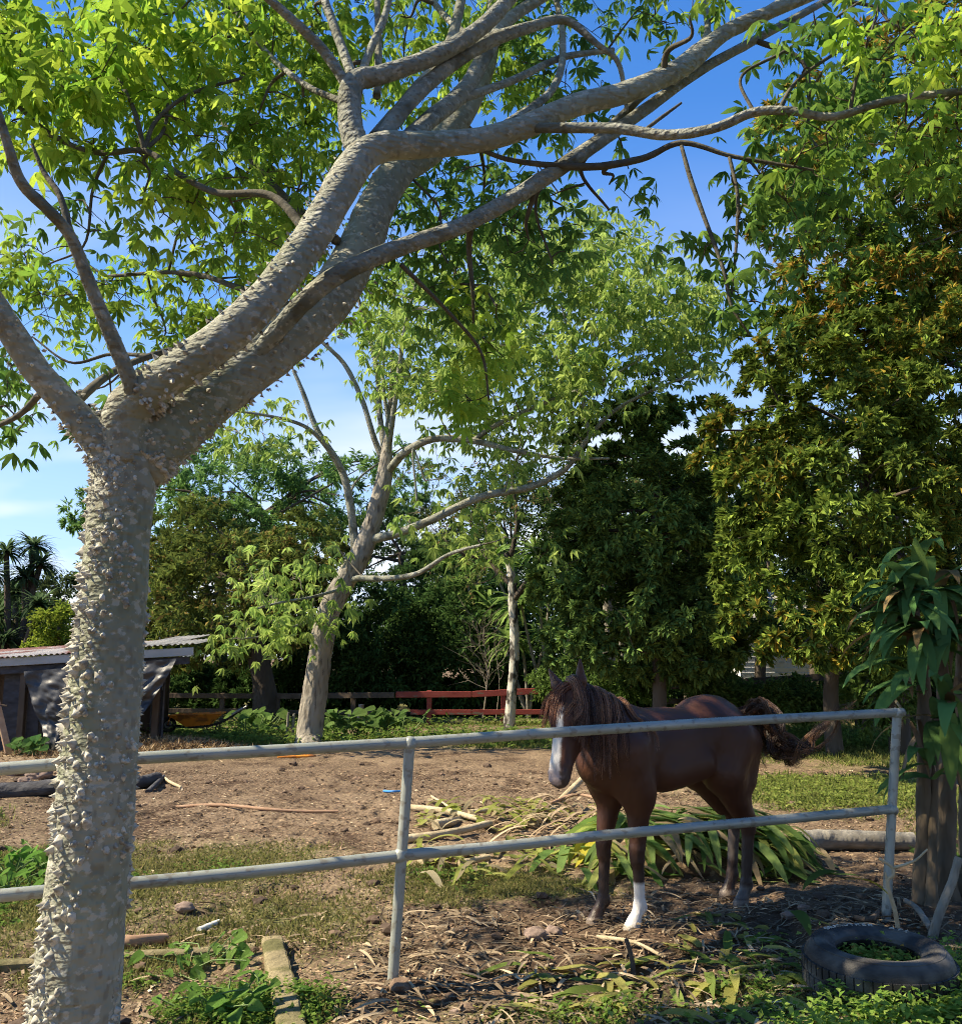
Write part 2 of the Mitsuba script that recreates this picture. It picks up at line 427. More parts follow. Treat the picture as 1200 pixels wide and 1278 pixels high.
gx, gy = axis_lines(-300, 300, (-4.2, 5.2), .035, 1.05), axis_lines(-120, 420, (4.2, 9.2), .03, 1.03)
GX, GY = np.meshgrid(gx, gy)
gv = np.stack([GX, GY, gh(GX, GY)], -1).reshape(-1, 3)
ii, jj = np.meshgrid(np.arange(len(gy) - 1), np.arange(len(gx) - 1), indexing='ij')
n0 = ii * len(gx) + jj
gf = np.stack([n0, n0 + 1, n0 + len(gx) + 1, n0 + len(gx)], -1).reshape(-1, 4)
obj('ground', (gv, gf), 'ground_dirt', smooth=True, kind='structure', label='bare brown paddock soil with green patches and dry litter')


# ------------------------------------------------------------------ trees: shared builders
def nearest(sk, q, rmax=None):
    d = np.linalg.norm(sk[:, :3] - q, axis=1)
    return sk[np.argmin(d)]


def twig_mesh(sk, centres, r0=.012, sag=.0, seg=6, rng=None, sides=4):
    """Twigs from the skeleton to the centres; later twigs branch off earlier ones."""
    rng = rng or RNG
    cap = len(sk) + len(centres) * (seg - 2)
    S = np.zeros((cap, 4)); S[:len(sk)] = sk[:, :4]; n = len(sk)
    d0 = np.array([np.min(np.linalg.norm(sk[:, :3] - c, axis=1)) for c in centres])
    out, ends = [], []
    for c in np.asarray(centres)[np.argsort(d0)]:
        d = np.linalg.norm(S[:n, :3] - c, axis=1) * (1 + .5 * rng.random(n)) + np.where(S[:n, 2] > c[2] + .3, .25, 0)
        a = S[np.argmin(d)]
        s = np.array(a[:3]); L = np.linalg.norm(c - s)
        mid = (s + c) / 2 + rng.normal(size=3) * L * .13 + np.array([0, 0, L * .10 - sag])
        p = spline([s, mid, c], seg)
        r1 = min(r0 * (.7 + L * .5), max(a[3] * .75, r0 * .45))
        r = np.linspace(r1, max(r1 * .45, r0 * .25), seg)
        out.append(tube(p, r, sides, cap=False)); ends.append(p)
        S[n:n + seg - 2, :3] = p[1:-1]; S[n:n + seg - 2, 3] = r[1:-1]; n += seg - 2
    return out, ends


def palmate(centres, size, per, spread, rng, nl=6, kind=1, down=.55):
    """Hand-shaped leaves hanging round each centre: returns leaf arrays of (leaf base, axis, normal, length, width, id of the hand)."""
    n = len(centres) * per
    C = np.repeat(centres, per, 0) + rng.normal(size=(n, 3)) * spread
    C[:, 2] -= np.abs(rng.normal(size=n)) * spread * .3
    hub = unit(rng.normal(size=(n, 3)) * .55 + np.array([0, 0, 1.0]))            # the palm's normal
    a = unit(np.cross(hub, rand_dirs(n, rng))); b = np.cross(hub, a)
    s = size * rng.uniform(.7, 1.25, n)
    ph = np.linspace(-2.3, 2.3, nl)[None] + rng.normal(size=(n, nl)) * .12
    ax = np.cos(ph)[..., None] * a[:, None] + np.sin(ph)[..., None] * b[:, None]
    ax = unit(ax - hub[:, None] * .25 + np.array([0, 0, -1.0]) * (down * rng.uniform(.4, 1.5, n))[:, None, None])
    L = s[:, None] * (1 - .16 * np.abs(ph)) * rng.uniform(.85, 1.1, (n, nl))
    nr = unit(hub[:, None] + rng.normal(size=(n, nl, 3)) * .22)
    base = np.repeat(C[:, None], nl, 1)
    return base.reshape(-1, 3), ax.reshape(-1, 3), nr.reshape(-1, 3), L.reshape(-1), np.repeat(np.arange(n), nl), C


def leaf_cols(n, c0, c1, rng, jitter=.22, tint=None, tint_p=None):
    t = rng.random(n)[:, None] ** 1.25
    c = np.array(c0) * (1 - t) + np.array(c1) * t
    if tint is not None:
        k = (rng.random(n) < tint_p)[:, None]
        c = np.where(k, np.array(tint) * rng.uniform(.7, 1.2, (n, 1)), c)
    return np.clip(c * (1 + jitter * rng.normal(size=(n, 1))), .008, .9)


def clump_leaves(centres, radii, per, size, rng, up=.5, flat=.8, aspect=.42):
    """Leaves along short shoots that spring from each clump, outwards from the crown's middle and up."""
    nl = 8
    ns = max(3, per // nl)
    n = len(centres) * ns
    mid = centres.mean(0) - [0, 0, .3]
    C, R = np.repeat(centres, ns, 0), np.repeat(radii, ns)
    d = unit(rand_dirs(n, rng) + unit(C - mid) * .75 + np.array([0, 0, .3]))
    d = unit(d * np.array([1, 1, flat]))
    C = C + rand_dirs(n, rng) * R[:, None] * .35
    t = (np.linspace(.18, 1.0, nl)[None] + rng.normal(size=(n, nl)) * .05)
    p = C[:, None] + d[:, None] * (R * 1.25)[:, None, None] * t[..., None]
    p[..., 2] -= .22 * R[:, None] * t ** 2
    perp = unit(np.cross(d, rand_dirs(n, rng)))
    sg = np.where(np.arange(nl) % 2, 1.0, -1.0)[None, :, None]
    ax = d[:, None] * .7 + perp[:, None] * sg * .75 + rng.normal(size=(n, nl, 3)) * .22 + np.array([0, 0, -.2])
    nr = np.array([0, 0, 1.0]) * (up * 1.6) + d[:, None] * .25 + rng.normal(size=(n, nl, 3)) * .42
    L = size * rng.uniform(.6, 1.3, (n, nl)) * (1.1 - .25 * t)
    p, ax, nr, L = p.reshape(-1, 3), unit(ax).reshape(-1, 3), unit(nr).reshape(-1, 3), L.reshape(-1)
    return p, ax, nr, L, L * aspect


def ellipsoid_centres(c, s, n, rng, inner=.45):
    d = rand_dirs(n, rng)
    return np.asarray(c) + d * np.asarray(s) * (inner + (1 - inner) * rng.random(n) ** .5)[:, None]


def bush_tree(name, label, cat, crowns, n_clump, per, leaf, c0, c1, trunk=None, bark='dark_bark', seed=1, mat='leaf', tint=None, tint_p=0., tint_patch=None, clump_r=.18, flat=.8, kind=0,
              limbs=True, twigs=True, group=None, aspect=.42, up=.5):
    """A tree: crowns = [(px, py, rx_px, ry_px, Y, depth m)], trunk = [(px, py, Y, width_px)]."""
    rng = np.random.default_rng(seed)
    key = thing(name, label, cat, group)
    sk = None
    if trunk:
        pts = np.array([np.append(at(a, b, Y), w * mpp(Y) / 2) for a, b, Y, w in trunk])
        pts[0][2] = float(gh(pts[0][0], pts[0][1])) - .1
        sp = spline(pts, 22)
        obj('trunk', tube(sp[:, :3], np.maximum(sp[:, 3], .01), 12, rough=.14, seed=seed), bark, key, smooth=True)
        sk = sp
    C, R = [], []
    tot = sum(rx * ry * 1.0 for _, _, rx, ry, _, _ in crowns)
    for (cx, cy, rx, ry, Y, dep) in crowns:
        k = max(3, int(n_clump * rx * ry / tot))
        m = mpp(Y)
        cc = ellipsoid_centres(at(cx, cy, Y), (rx * m * .86, dep, ry * m * .86), k, rng)
        C.append(cc); R.append(np.full(k, clump_r * (rx + ry) * m / 2) * rng.uniform(.7, 1.35, k))
    C, R = np.vstack(C), np.concatenate(R)
    ok = C[:, 2] > gh(C[:, 0], C[:, 1]) + R * .5
    C, R = C[ok], R[ok]
    if sk is not None and limbs:
        top = sk[len(sk) // 3:]
        pick = rng.choice(len(C), min(len(C), 16), replace=False)
        parts, sk2 = [], [sk]
        for q in C[pick]:
            a = top[np.argmin(np.linalg.norm(top[:, :3] - q, axis=1) + rng.random(len(top)) * 1.0)]
            L = np.linalg.norm(q - a[:3])
            p = spline([a[:3], (a[:3] + q) / 2 + rng.normal(size=3) * L * .08 + [0, 0, .08 * L], q], 9)
            r = np.linspace(a[3] * .55, .012, 9)
            parts.append(tube(p, r, 6)); sk2.append(np.hstack([p, r[:, None]]))
        obj('branches', join(parts), bark, key, smooth=True, kind='stuff')
        sk = np.vstack(sk2)
    if sk is not None and twigs:
        pick = rng.choice(len(C), min(len(C), 90), replace=False)
        tw, _ = twig_mesh(sk, C[pick], .012, rng=rng, sides=3)
        obj('twigs', join(tw), 'twig_bark', key, smooth=True, kind='stuff')
    p, ax, nr, L, Wd = clump_leaves(C, R, per, leaf, rng, flat=flat, aspect=aspect, up=up)
    v, f, li = leaves(p, ax, nr, L, Wd, kind)
    ct = None
    if tint is not None:
        ct = tint_p * np.clip((meshkit.fbm(p * .9, 3, seed + 3) - .42) * 5, 0, 1) * 2
        if tint_patch is not None: ct = ct * tint_patch(p)
    col = leaf_cols(len(p), c0, c1, rng, tint=tint, tint_p=ct if ct is not None else None)
    clump_tone = np.repeat(rng.uniform(.72, 1.25, len(C)), len(p) // len(C))
    col = col * clump_tone[:, None]
    obj('foliage', (v, f), mat, key, color=col[li], kind='stuff')
    return key


# ------------------------------------------------------------------ foreground floss-silk tree
FT = thing('floss_silk_tree', 'big thorny grey-trunked tree in front of the pipe fence with wide forking limbs', 'tree')
tr = [(88, 1345, 4.15, 118), (97, 1230, 4.15, 108), (112, 1080, 4.16, 104), (125, 930, 4.17, 97), (140, 760, 4.19, 90), (150, 640, 4.2, 86), (157, 570, 4.21, 90), (158, 535, 4.2, 84), (162, 500, 4.19, 52)]
tp = np.array([np.append(at(a, b, Y), w * mpp(Y) / 2 * .90) for a, b, Y, w in tr])
tp[0][2] = -.12
ts = spline(tp, 70)
obj('trunk', tube(ts[:, :3], ts[:, 3], 40, rough=.07, seed=3), 'floss_bark', FT, smooth=True)

# thorns on the trunk
rt = np.random.default_rng(5)
NT = 5200
tt = rt.random(NT) ** .93 * .93 + .02
tt[:] = np.clip(tt, .02, .93)
ks = tt * (len(ts) - 1); k0 = ks.astype(int); fr = (ks - k0)[:, None]
cen = ts[k0] * (1 - fr) + ts[np.minimum(k0 + 1, len(ts) - 1)] * fr
phi = rt.random(NT) * 2 * np.pi
keep, occupied = [], {}
for i in range(NT):
    u = cen[i, 3] * phi[i]; w = cen[i, 2]
    c = (int(u / .0205), int(w / .0205))
    if c in occupied: continue
    if meshkit.noise(np.array([u * 9, w * 4, 1.0]), 4) < (.30 if math.cos(phi[i]) < .25 else .48): continue
    occupied[c] = 1; keep.append(i)
thorns = []
for i in keep:
    d = np.array([math.cos(phi[i]), math.sin(phi[i]), 0.0])
    base = cen[i, :3] + d * cen[i, 3] * .985
    h = (.012 + .030 * rt.random() ** 1.6) * (1.0 if cen[i, 2] < 2.3 else .75) * (1.0 if math.cos(phi[i]) < .25 else .68)
    r = h * rt.uniform(.48, .70)
    tip = unit(d + np.array([0, 0, rt.uniform(-.25, .35)]) + rt.normal(size=3) * .1)
    s = unit(np.cross(tip, [0, 0, 1.0])); b = np.cross(tip, s)
    a = np.arange(7) * 2 * np.pi / 7
    rr = r * rt.uniform(.8, 1.2, 7)
    ring = base - d * .006 + np.cos(a)[:, None] * s * rr[:, None] + np.sin(a)[:, None] * b * rr[:, None] * 1.35
    mid = base + tip * h * .5 + np.cos(a)[:, None] * s * r * .42 + np.sin(a)[:, None] * b * r * .44
    v = np.vstack([ring, mid, base + tip * h])
    f = []
    for k in range(7):
        k2 = (k + 1) % 7
        f += [[k, k2, 7 + k2], [k, 7 + k2, 7 + k], [7 + k, 7 + k2, 14]]
    facing = -d[1] + (-d[0]) * .35
    thorns.append((int(facing > .05), h, (v, np.array(f))))
order = sorted(range(len(thorns)), key=lambda k: (-thorns[k][0], -thorns[k][1]))
for k in order[:300]:
    obj('thorn', thorns[k][2], 'thorn_bark', FT + '__trunk', smooth=55)
obj('small_thorns', join([thorns[k][2] for k in order[300:]]), 'thorn_bark', FT + '__trunk', kind='stuff', smooth=55)

# limbs: (px, py, depth, width px)
LIMBS = [
    [(165, 590, 4.22, 70), (198, 548, 4.3, 84), (262, 492, 4.45, 84), (340, 436, 4.65, 84), (405, 380, 4.9, 84), (445, 318, 5.15, 78), (468, 262, 5.4, 68), (495, 215, 5.6, 60), (540, 185, 5.8, 50), (585, 130, 6.0, 40), (612, 60, 6.2, 32), (620, -40, 6.4, 26)],
    [(158, 580, 4.17, 56), (157, 520, 4.13, 58), (190, 484, 4.1, 54), (255, 440, 4.1, 56), (318, 386, 4.15, 54), (368, 326, 4.25, 56), (405, 270, 4.35, 58), (440, 210, 4.45, 58), (470, 185, 4.5, 50), (520, 181, 4.6, 44), (590, 176, 4.75, 41), (650, 160, 4.85, 40), (715, 132, 4.95, 38), (780, 115, 5.05, 36), (850, 84, 5.15, 34), (905, 40, 5.2, 26), (960, 15, 5.2, 22), (1060, -25, 5.2, 18)],
    [(152, 590, 4.2, 54), (126, 550, 4.15, 52), (92, 515, 4.1, 47), (45, 462, 4.0, 46), (5, 400, 3.9, 45), (-60, 300, 3.75, 42), (-130, 180, 3.6, 36), (-190, 40, 3.6, 26)],
    [(165, 500, 4.06, 20), (160, 470, 4.0, 26), (135, 410, 3.9, 24), (110, 350, 3.8, 22), (88, 295, 3.7, 20), (60, 262, 3.6, 20), (25, 225, 3.5, 19), (5, 165, 3.4, 16), (-30, 60, 3.3, 12)],
    [(270, 492, 4.46, 18), (310, 452, 4.48, 24), (350, 408, 4.45, 29), (388, 368, 4.42, 31), (430, 338, 4.45, 30), (500, 308, 4.6, 28), (570, 284, 4.75, 27), (635, 250, 4.9, 27), (690, 215, 5.0, 26), (745, 178, 5.1, 24), (800, 140, 5.2, 20), (870, 90, 5.3, 17), (950, 45, 5.4, 14), (1050, -10, 5.5, 10)],
    [(655, 160, 4.86, 14), (700, 159, 4.8, 17), (770, 160, 4.7, 17), (830, 168, 4.6, 17), (890, 160, 4.5, 16), (940, 140, 4.45, 15), (985, 138, 4.4, 14), (1040, 145, 4.35, 13), (1110, 125, 4.3, 13), (1210, 112, 4.2, 12)],
    [(455, 200, 4.46, 40), (438, 160, 4.5, 40), (440, 105, 4.55, 36), (480, 92, 4.6, 30), (545, 68, 4.7, 28), (605, 30, 4.8, 26), (650, -20, 4.9, 24)],
    [(470, 190, 4.52, 30), (492, 150, 4.6, 26), (540, 98, 4.75, 25), (600, 56, 4.9, 24), (660, 34, 5.0, 18), (705, 25, 5.1, 14), (745, 55, 5.1, 10), (772, 80, 5.15, 8), (782, 140, 5.2, 6)],
    [(500, 182, 4.62, 30), (535, 150, 4.85, 28), (580, 112, 5.1, 28), (610, 60, 5.3, 24), (640, 20, 5.5, 20), (720, -30, 5.7, 18)],
    [(440, 118, 4.55, 18), (405, 65, 4.5, 18), (365, 25, 4.4, 16), (320, -15, 4.3, 14)],
    [(445, 110, 4.58, 18), (425, 55, 4.7, 16), (405, 0, 4.8, 14)],
    [(470, 120, 4.75, 14), (472, 60, 4.9, 12), (470, -20, 5.0, 10)],
    [(390, 300, 4.32, 16), (340, 245, 4.45, 13), (270, 240, 4.6, 11), (220, 215, 4.7, 10), (180, 188, 4.8, 10), (120, 190, 4.95, 9), (60, 165, 5.05, 8), (0, 110, 5.1, 7)],
    [(180, 188, 4.8, 8), (168, 140, 4.8, 8), (148, 95, 4.85, 6), (132, 50, 4.9, 4)],
    [(180, 190, 4.8, 8), (195, 150, 4.85, 7), (240, 116, 4.95, 6), (310, 95, 5.1, 5)],
    [(180, 188, 4.8, 8), (205, 160, 4.9, 6), (210, 110, 5.0, 4)],
    [(800, 165, 4.66, 6), (820, 150, 4.65, 6), (850, 128, 4.65, 4)],
    [(590, 182, 4.75, 8), (640, 200, 4.9, 8), (730, 208, 5.0, 12), (800, 198, 5.0, 11), (850, 178, 4.9, 9), (910, 194, 4.85, 7), (960, 203, 4.8, 6), (1015, 212, 4.75, 4)],
    [(850, 182, 4.9, 6), (862, 225, 4.85, 8), (880, 275, 4.8, 7), (902, 335, 4.75, 6), (912, 380, 4.75, 5), (935, 418, 4.75, 3)],
    [(910, 196, 4.84, 6), (920, 245, 4.8, 6), (918, 310, 4.8, 5), (912, 370, 4.8, 4)],
    [(850, 84, 5.15, 14), (800, 120, 5.3, 14), (770, 150, 5.45, 15), (740, 165, 5.5, 15)],
    [(820, 100, 5.1, 18), (880, 55, 5.3, 20), (940, 25, 5.4, 18), (1000, -15, 5.5, 14)],
    [(970, 140, 4.42, 9), (1000, 95, 4.4, 6), (1085, 35, 4.4, 5), (1095, -10, 4.4, 4)],
    [(1060, 142, 4.35, 6), (1070, 90, 4.3, 5), (1090, 30, 4.25, 4)],
    [(940, 140, 4.45, 6), (925, 95, 4.5, 5), (985, 60, 4.5, 5), (1090, -10, 4.5, 4)],
    [(85, 510, 4.1, 16), (140, 465, 4.6, 12), (200, 440, 5.2, 10), (265, 425, 5.8, 8), (310, 380, 6.4, 6)],
    [(400, 395, 4.9, 16), (300, 360, 5.6, 10), (230, 340, 6.2, 7), (130, 345, 6.6, 5)],
    [(88, 295, 3.7, 12), (75, 245, 3.72, 10), (55, 215, 3.75, 8), (40, 180, 3.75, 5)],
    [(60, 480, 4.05, 12), (20, 520, 4.4, 9), (-40, 545, 4.8, 7)],
    [(500, 330, 4.55, 8), (560, 390, 4.8, 6), (600, 440, 5.0, 5), (610, 500, 5.1, 3)],
    [(745, 178, 5.1, 8), (725, 215, 5.2, 6), (760, 262, 5.25, 4)],
    [(420, 300, 5.0, 16), (350, 240, 5.6, 12), (290, 170, 6.2, 9), (240, 90, 6.8, 6)],
    [(680, 215, 5.0, 7), (668, 262, 5.1, 5), (690, 330, 5.2, 3)],
    [(468, 172, 4.62, 24), (520, 112, 4.95, 22), (558, 62, 5.2, 19), (575, 0, 5.4, 16), (580, -40, 5.5, 13)],
    [(440, 150, 4.56, 16), (455, 80, 4.75, 14), (480, 20, 4.9, 12), (490, -30, 5.0, 10)],
    [(560, 128, 5.0, 16), (640, 100, 5.3, 13), (700, 72, 5.6, 11), (765, 62, 5.8, 8)],
    [(625, 160, 4.88, 16), (690, 110, 5.3, 13), (702, 50, 5.6, 11), (690, -20, 5.8, 9)],
    [(850, 88, 5.2, 13), (882, 40, 5.4, 11), (872, -25, 5.6, 9)],
    [(436, 130, 4.56, 12), (380, 105, 4.8, 10), (330, 62, 5.1, 9), (288, 5, 5.4, 7)],
    [(605, 60, 5.3, 14), (560, 25, 5.6, 11), (520, -25, 5.9, 9)],
]
skel = []
for i, lb in enumerate(LIMBS):
    pts = np.array([np.append(at(a, b, Y), w * mpp(Y) / 2) for a, b, Y, w in lb])
    n = 6 * len(pts)
    slim = {0: .74, 1: .80, 2: .76, 3: .78}.get(i, .84)
    sp = spline(pts, n); sp[:, 3] = np.maximum(sp[:, 3] * (slim if i > 2 else 1 - (1 - slim) * np.clip(np.linspace(0, 4, n) - .4, 0, 1)), .004)
    big = lb[1][3] > 24
    obj('limb' if big else 'branch', tube(sp[:, :3], sp[:, 3], 20 if big else 9, rough=.10 if big else .12, seed=i), 'floss_bark' if i < 3 else 'dark_branch_bark' if 12 <= i <= 19 or 22 <= i <= 32 else 'limb_bark', FT, smooth=True)
    skel.append(sp[n // 4:])
# low knobs and thorns along the thick limb
kn = []
s0 = spline(np.array([np.append(at(a, b, Y), w * mpp(Y) / 2) for a, b, Y, w in LIMBS[0]]), 200)[5:110]
s1 = spline(np.array([np.append(at(a, b, Y), w * mpp(Y) / 2) for a, b, Y, w in LIMBS[1]]), 200)[20:90]
s2 = spline(np.array([np.append(at(a, b, Y), w * mpp(Y) / 2) for a, b, Y, w in LIMBS[2]]), 120)[8:70]
for sl, cnt in ((s0, 600), (s1, 240), (s2, 200)):
    for _ in range(cnt):
        hash_ = rt.random() ** 2.2; q = sl[int(hash_ * (len(sl) - 1))]
        d = rand_dirs(1, rt)[0]; t = unit(sl[min(len(sl) - 1, 5)][:3] - sl[0][:3]); d = unit(d - t * np.dot(d, t))
        h = rt.uniform(.012, .030) * (1.15 - .7 * hash_); r = h * .5
        s = unit(np.cross(d, [.3, .2, .9])); b = np.cross(d, s); a = np.arange(6) * np.pi / 3
        ring = q[:3] + d * (q[3] * .97) + np.cos(a)[:, None] * s * r + np.sin(a)[:, None] * b * r
        kn.append((np.vstack([ring, q[:3] + d * (q[3] + h)]), np.array([[k, (k + 1) % 6, 6] for k in range(6)])))
obj('limb_thorns', join(kn), 'thorn_bark', FT, kind='stuff')
skel = np.vstack(skel)
# secondary branches fanning out from the limbs
rs_ = np.random.default_rng(77)
FANS = [(60, 60), (150, 20), (250, 60), (330, 40), (400, 20), (120, 120), (220, 150), (320, 150), (380, 120), (300, 230), (180, 240), (60, 230), (500, 20), (560, 90), (640, 70), (700, 30), (520, 230), (600, 260), (660, 300), (560, 330), (60, 330), (150, 350), (250, 370), (330, 330), (40, 420), (200, 430), (300, 400), (760, 230), (980, 250), (1060, 200), (1130, 170), (1080, 60), (1150, 40), (1000, 90), (860, 20), (470, 60), (430, 110), (20, 120), (100, 190), (260, 280), (390, 260), (590, 420), (620, 380)]
for px_, py_ in FANS:
    c = at(px_, py_, rs_.uniform(4.8, 7.0) if px_ < 700 else rs_.uniform(4.6, 5.6))
    cand = skel[(skel[:, 3] < .11) & (skel[:, 3] > .012)]
    a = cand[np.argmin(np.linalg.norm(cand[:, :3] - c, axis=1) * (1 + .35 * rs_.random(len(cand))))]
    L = np.linalg.norm(c - a[:3])
    p = spline([a[:3], a[:3] + (c - a[:3]) * .35 + rs_.normal(size=3) * L * .09 + [0, 0, .06 * L], a[:3] + (c - a[:3]) * .7 + rs_.normal(size=3) * L * .09, c], 20)
    r = np.linspace(min(.024, a[3] * .7), .005, 20)
    obj('branch', tube(p, r, 7, rough=.12, seed=int(px_)), 'dark_branch_bark', FT, smooth=True)
    skel = np.vstack([skel, np.hstack([p[4:], r[4:, None]])])
skel = skel[skel[:, 3] < .05]

rf = np.random.default_rng(17)
# leaf clouds: centre px, radii px, depth range, clusters, leaves per cluster, hand size (m), tone
CL = [
    (70, 55, 130, 75, 4.5, 5.6, 50, 5, .155, 'y'), (230, 40, 120, 70, 4.7, 6.0, 36, 5, .145, 'y'), (130, 150, 130, 55, 4.6, 5.6, 32, 5, .145, 'y'),
    (290, 160, 110, 70, 4.8, 6.2, 34, 5, .13, 'g'), (320, 90, 120, 90, 5.5, 7.5, 52, 6, .12, 'g'), (420, 40, 110, 70, 5.0, 7.0, 36, 6, .12, 'g'), (210, 235, 70, 35, 4.6, 5.3, 12, 4, .14, 'y'),
    (300, 270, 110, 60, 4.6, 7.0, 40, 5, .12, 'g'), (380, 215, 70, 90, 5.6, 7.6, 34, 5, .12, 'g'), (200, 100, 200, 120, 6.5, 8.5, 60, 6, .12, 'g'),
    (45, 335, 70, 45, 5.8, 7.2, 24, 5, .12, 'g'), (70, 400, 60, 40, 6, 7.5, 12, 5, .12, 'g'), (25, 470, 30, 40, 5.5, 6.5, 8, 5, .12, 'd'), (25, 535, 22, 20, 5, 6, 4, 3, .12, 'd'),
    (200, 355, 100, 50, 6.2, 8.0, 26, 5, .12, 'g'), (290, 390, 90, 55, 6.4, 8.0, 30, 5, .12, 'g'), (350, 320, 70, 50, 6.0, 8.0, 24, 5, .12, 'g'), (215, 440, 80, 30, 6.2, 7.4, 7, 4, .12, 'g'),
    (105, 270, 60, 25, 4.6, 5.8, 7, 4, .115, 'd'), (120, 492, 22, 14, 4.5, 4.9, 3, 3, .11, 'd'),
    (560, 50, 110, 65, 6.0, 8.0, 40, 6, .12, 'g'), (640, 110, 60, 70, 6.0, 7.6, 26, 5, .12, 'g'), (520, 115, 60, 60, 6.4, 8.0, 22, 5, .12, 'g'), (690, 50, 60, 60, 5.6, 7.0, 14, 5, .12, 'd'), (720, 120, 45, 50, 5.4, 6.6, 11, 4, .12, 'd'),
    (560, 240, 90, 50, 6.0, 7.6, 30, 5, .12, 'd'), (640, 215, 40, 40, 5.6, 7.0, 10, 4, .12, 'd'), (520, 300, 60, 60, 6.2, 7.8, 18, 5, .12, 'd'), (470, 350, 40, 40, 6.2, 7.4, 10, 5, .12, 'g'),
    (780, 235, 35, 45, 5.2, 5.8, 5, 3, .12, 'd'), (680, 290, 55, 45, 5.2, 6.4, 16, 4, .12, 'd'), (610, 320, 90, 60, 5.6, 7.0, 30, 5, .12, 'd'), (590, 420, 50, 60, 5.0, 6.0, 15, 5, .115, 'y'), (590, 500, 30, 40, 5.0, 5.4, 6, 4, .115, 'y'), (560, 370, 60, 40, 5.4, 6.6, 14, 5, .12, 'd'),
    (920, 310, 55, 45, 4.7, 5.1, 10, 4, .12, 'd'), (935, 245, 40, 45, 4.7, 5.2, 7, 3, .12, 'd'), (915, 375, 45, 22, 4.7, 5.0, 6, 4, .12, 'd'), (985, 235, 60, 50, 4.6, 5.6, 14, 4, .12, 'd'),
    (1060, 60, 110, 60, 4.3, 5.2, 24, 5, .12, 'd'), (1150, 40, 70, 45, 4.0, 4.8, 16, 5, .115, 'y'), (1090, 190, 90, 50, 4.3, 5.4, 24, 4, .12, 'g'), (1170, 165, 50, 50, 4.1, 5.0, 14, 4, .115, 'g'), (1020, 300, 60, 60, 5.0, 6.0, 12, 4, .12, 'd'), (1010, 170, 50, 40, 4.5, 5.2, 8, 4, .12, 'd'),
    (840, 20, 50, 25, 5.6, 6.4, 6, 4, .12, 'd'), (720, 10, 70, 25, 5.8, 7.0, 10, 5, .12, 'd'),
]
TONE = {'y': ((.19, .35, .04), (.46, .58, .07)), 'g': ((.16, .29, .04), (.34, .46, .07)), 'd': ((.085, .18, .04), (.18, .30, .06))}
hand_v, hand_c, hand_pos, stuff = [], [], [], []
cents, allhands = [], []
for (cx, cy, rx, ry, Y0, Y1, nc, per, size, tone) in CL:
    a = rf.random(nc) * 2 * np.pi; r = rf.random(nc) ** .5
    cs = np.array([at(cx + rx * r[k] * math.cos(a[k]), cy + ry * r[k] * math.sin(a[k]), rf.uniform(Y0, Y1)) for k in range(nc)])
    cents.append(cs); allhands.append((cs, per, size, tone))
# the crown goes on above and to the left of what the photograph shows
up = []
while len(up) < 200:
    q = np.array([rf.uniform(-5.0, 2.2), rf.uniform(3.5, 8.0), rf.uniform(5.0, 8.0)])
    d = (q - [-1.2, 4.9, 5.6]) / [3.9, 3.4, 2.4]
    dd = ray(0, 0); py = 639 - F * np.dot(q - EYE, UP) / np.dot(q - EYE, FWD); px = 600 + F * q[0] / np.dot(q - EYE, FWD)
    if np.dot(d, d) < 1 and (py < -15 or px < -15) and q[2] - max(0, -1.65 - q[0]) / .917 > 3.2 and q[1] + .095 * q[2] > 5.55:
        up.append(q)
up = np.array(up)
cents.append(up); allhands.append((up, 9, .125, 'g'))
tw, _ = twig_mesh(skel, np.vstack(cents), .0095, rng=rf, sides=4)
obj('twigs', join(tw), 'twig_bark', FT, smooth=True, kind='stuff')
hid = 0
hands = []
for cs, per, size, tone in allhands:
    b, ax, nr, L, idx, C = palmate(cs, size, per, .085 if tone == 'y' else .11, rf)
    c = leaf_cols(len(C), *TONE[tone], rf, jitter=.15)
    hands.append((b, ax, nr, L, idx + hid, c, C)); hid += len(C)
B, AX, NR, LL, ID = (np.concatenate([h[k] for h in hands]) for k in range(5))
HC, HP = np.concatenate([h[5] for h in hands]), np.concatenate([h[6] for h in hands])
v, f, li = leaves(B, AX, NR, LL, LL * .27, 2, fold=.10, droop=.22)
vid = ID[li]
rel = HP - EYE; zz = rel @ FWD
inview = (np.abs(rel[:, 0] / zz) < W2 / F) & (np.abs(rel @ UP / zz) < H2 / F)
big = np.argsort(np.where(inview, zz, 99))[:300]
isbig = np.zeros(len(HP), bool); isbig[big] = True
per_leaf_v = 6 * 6
V6, F6 = v.reshape(len(HP), per_leaf_v, 3), f.reshape(len(HP), 24, 3)
C6 = HC[vid].reshape(len(HP), per_leaf_v, 3)
for k in big:
    obj('leaf', (V6[k], F6[0]), 'leaf', FT, color=C6[k])
rest = np.where(~isbig)[0]
obj('foliage', (V6[rest].reshape(-1, 3), (F6[0][None] + (np.arange(len(rest)) * per_leaf_v)[:, None, None]).reshape(-1, 3)), 'leaf', FT, color=C6[rest].reshape(-1, 3), kind='stuff')

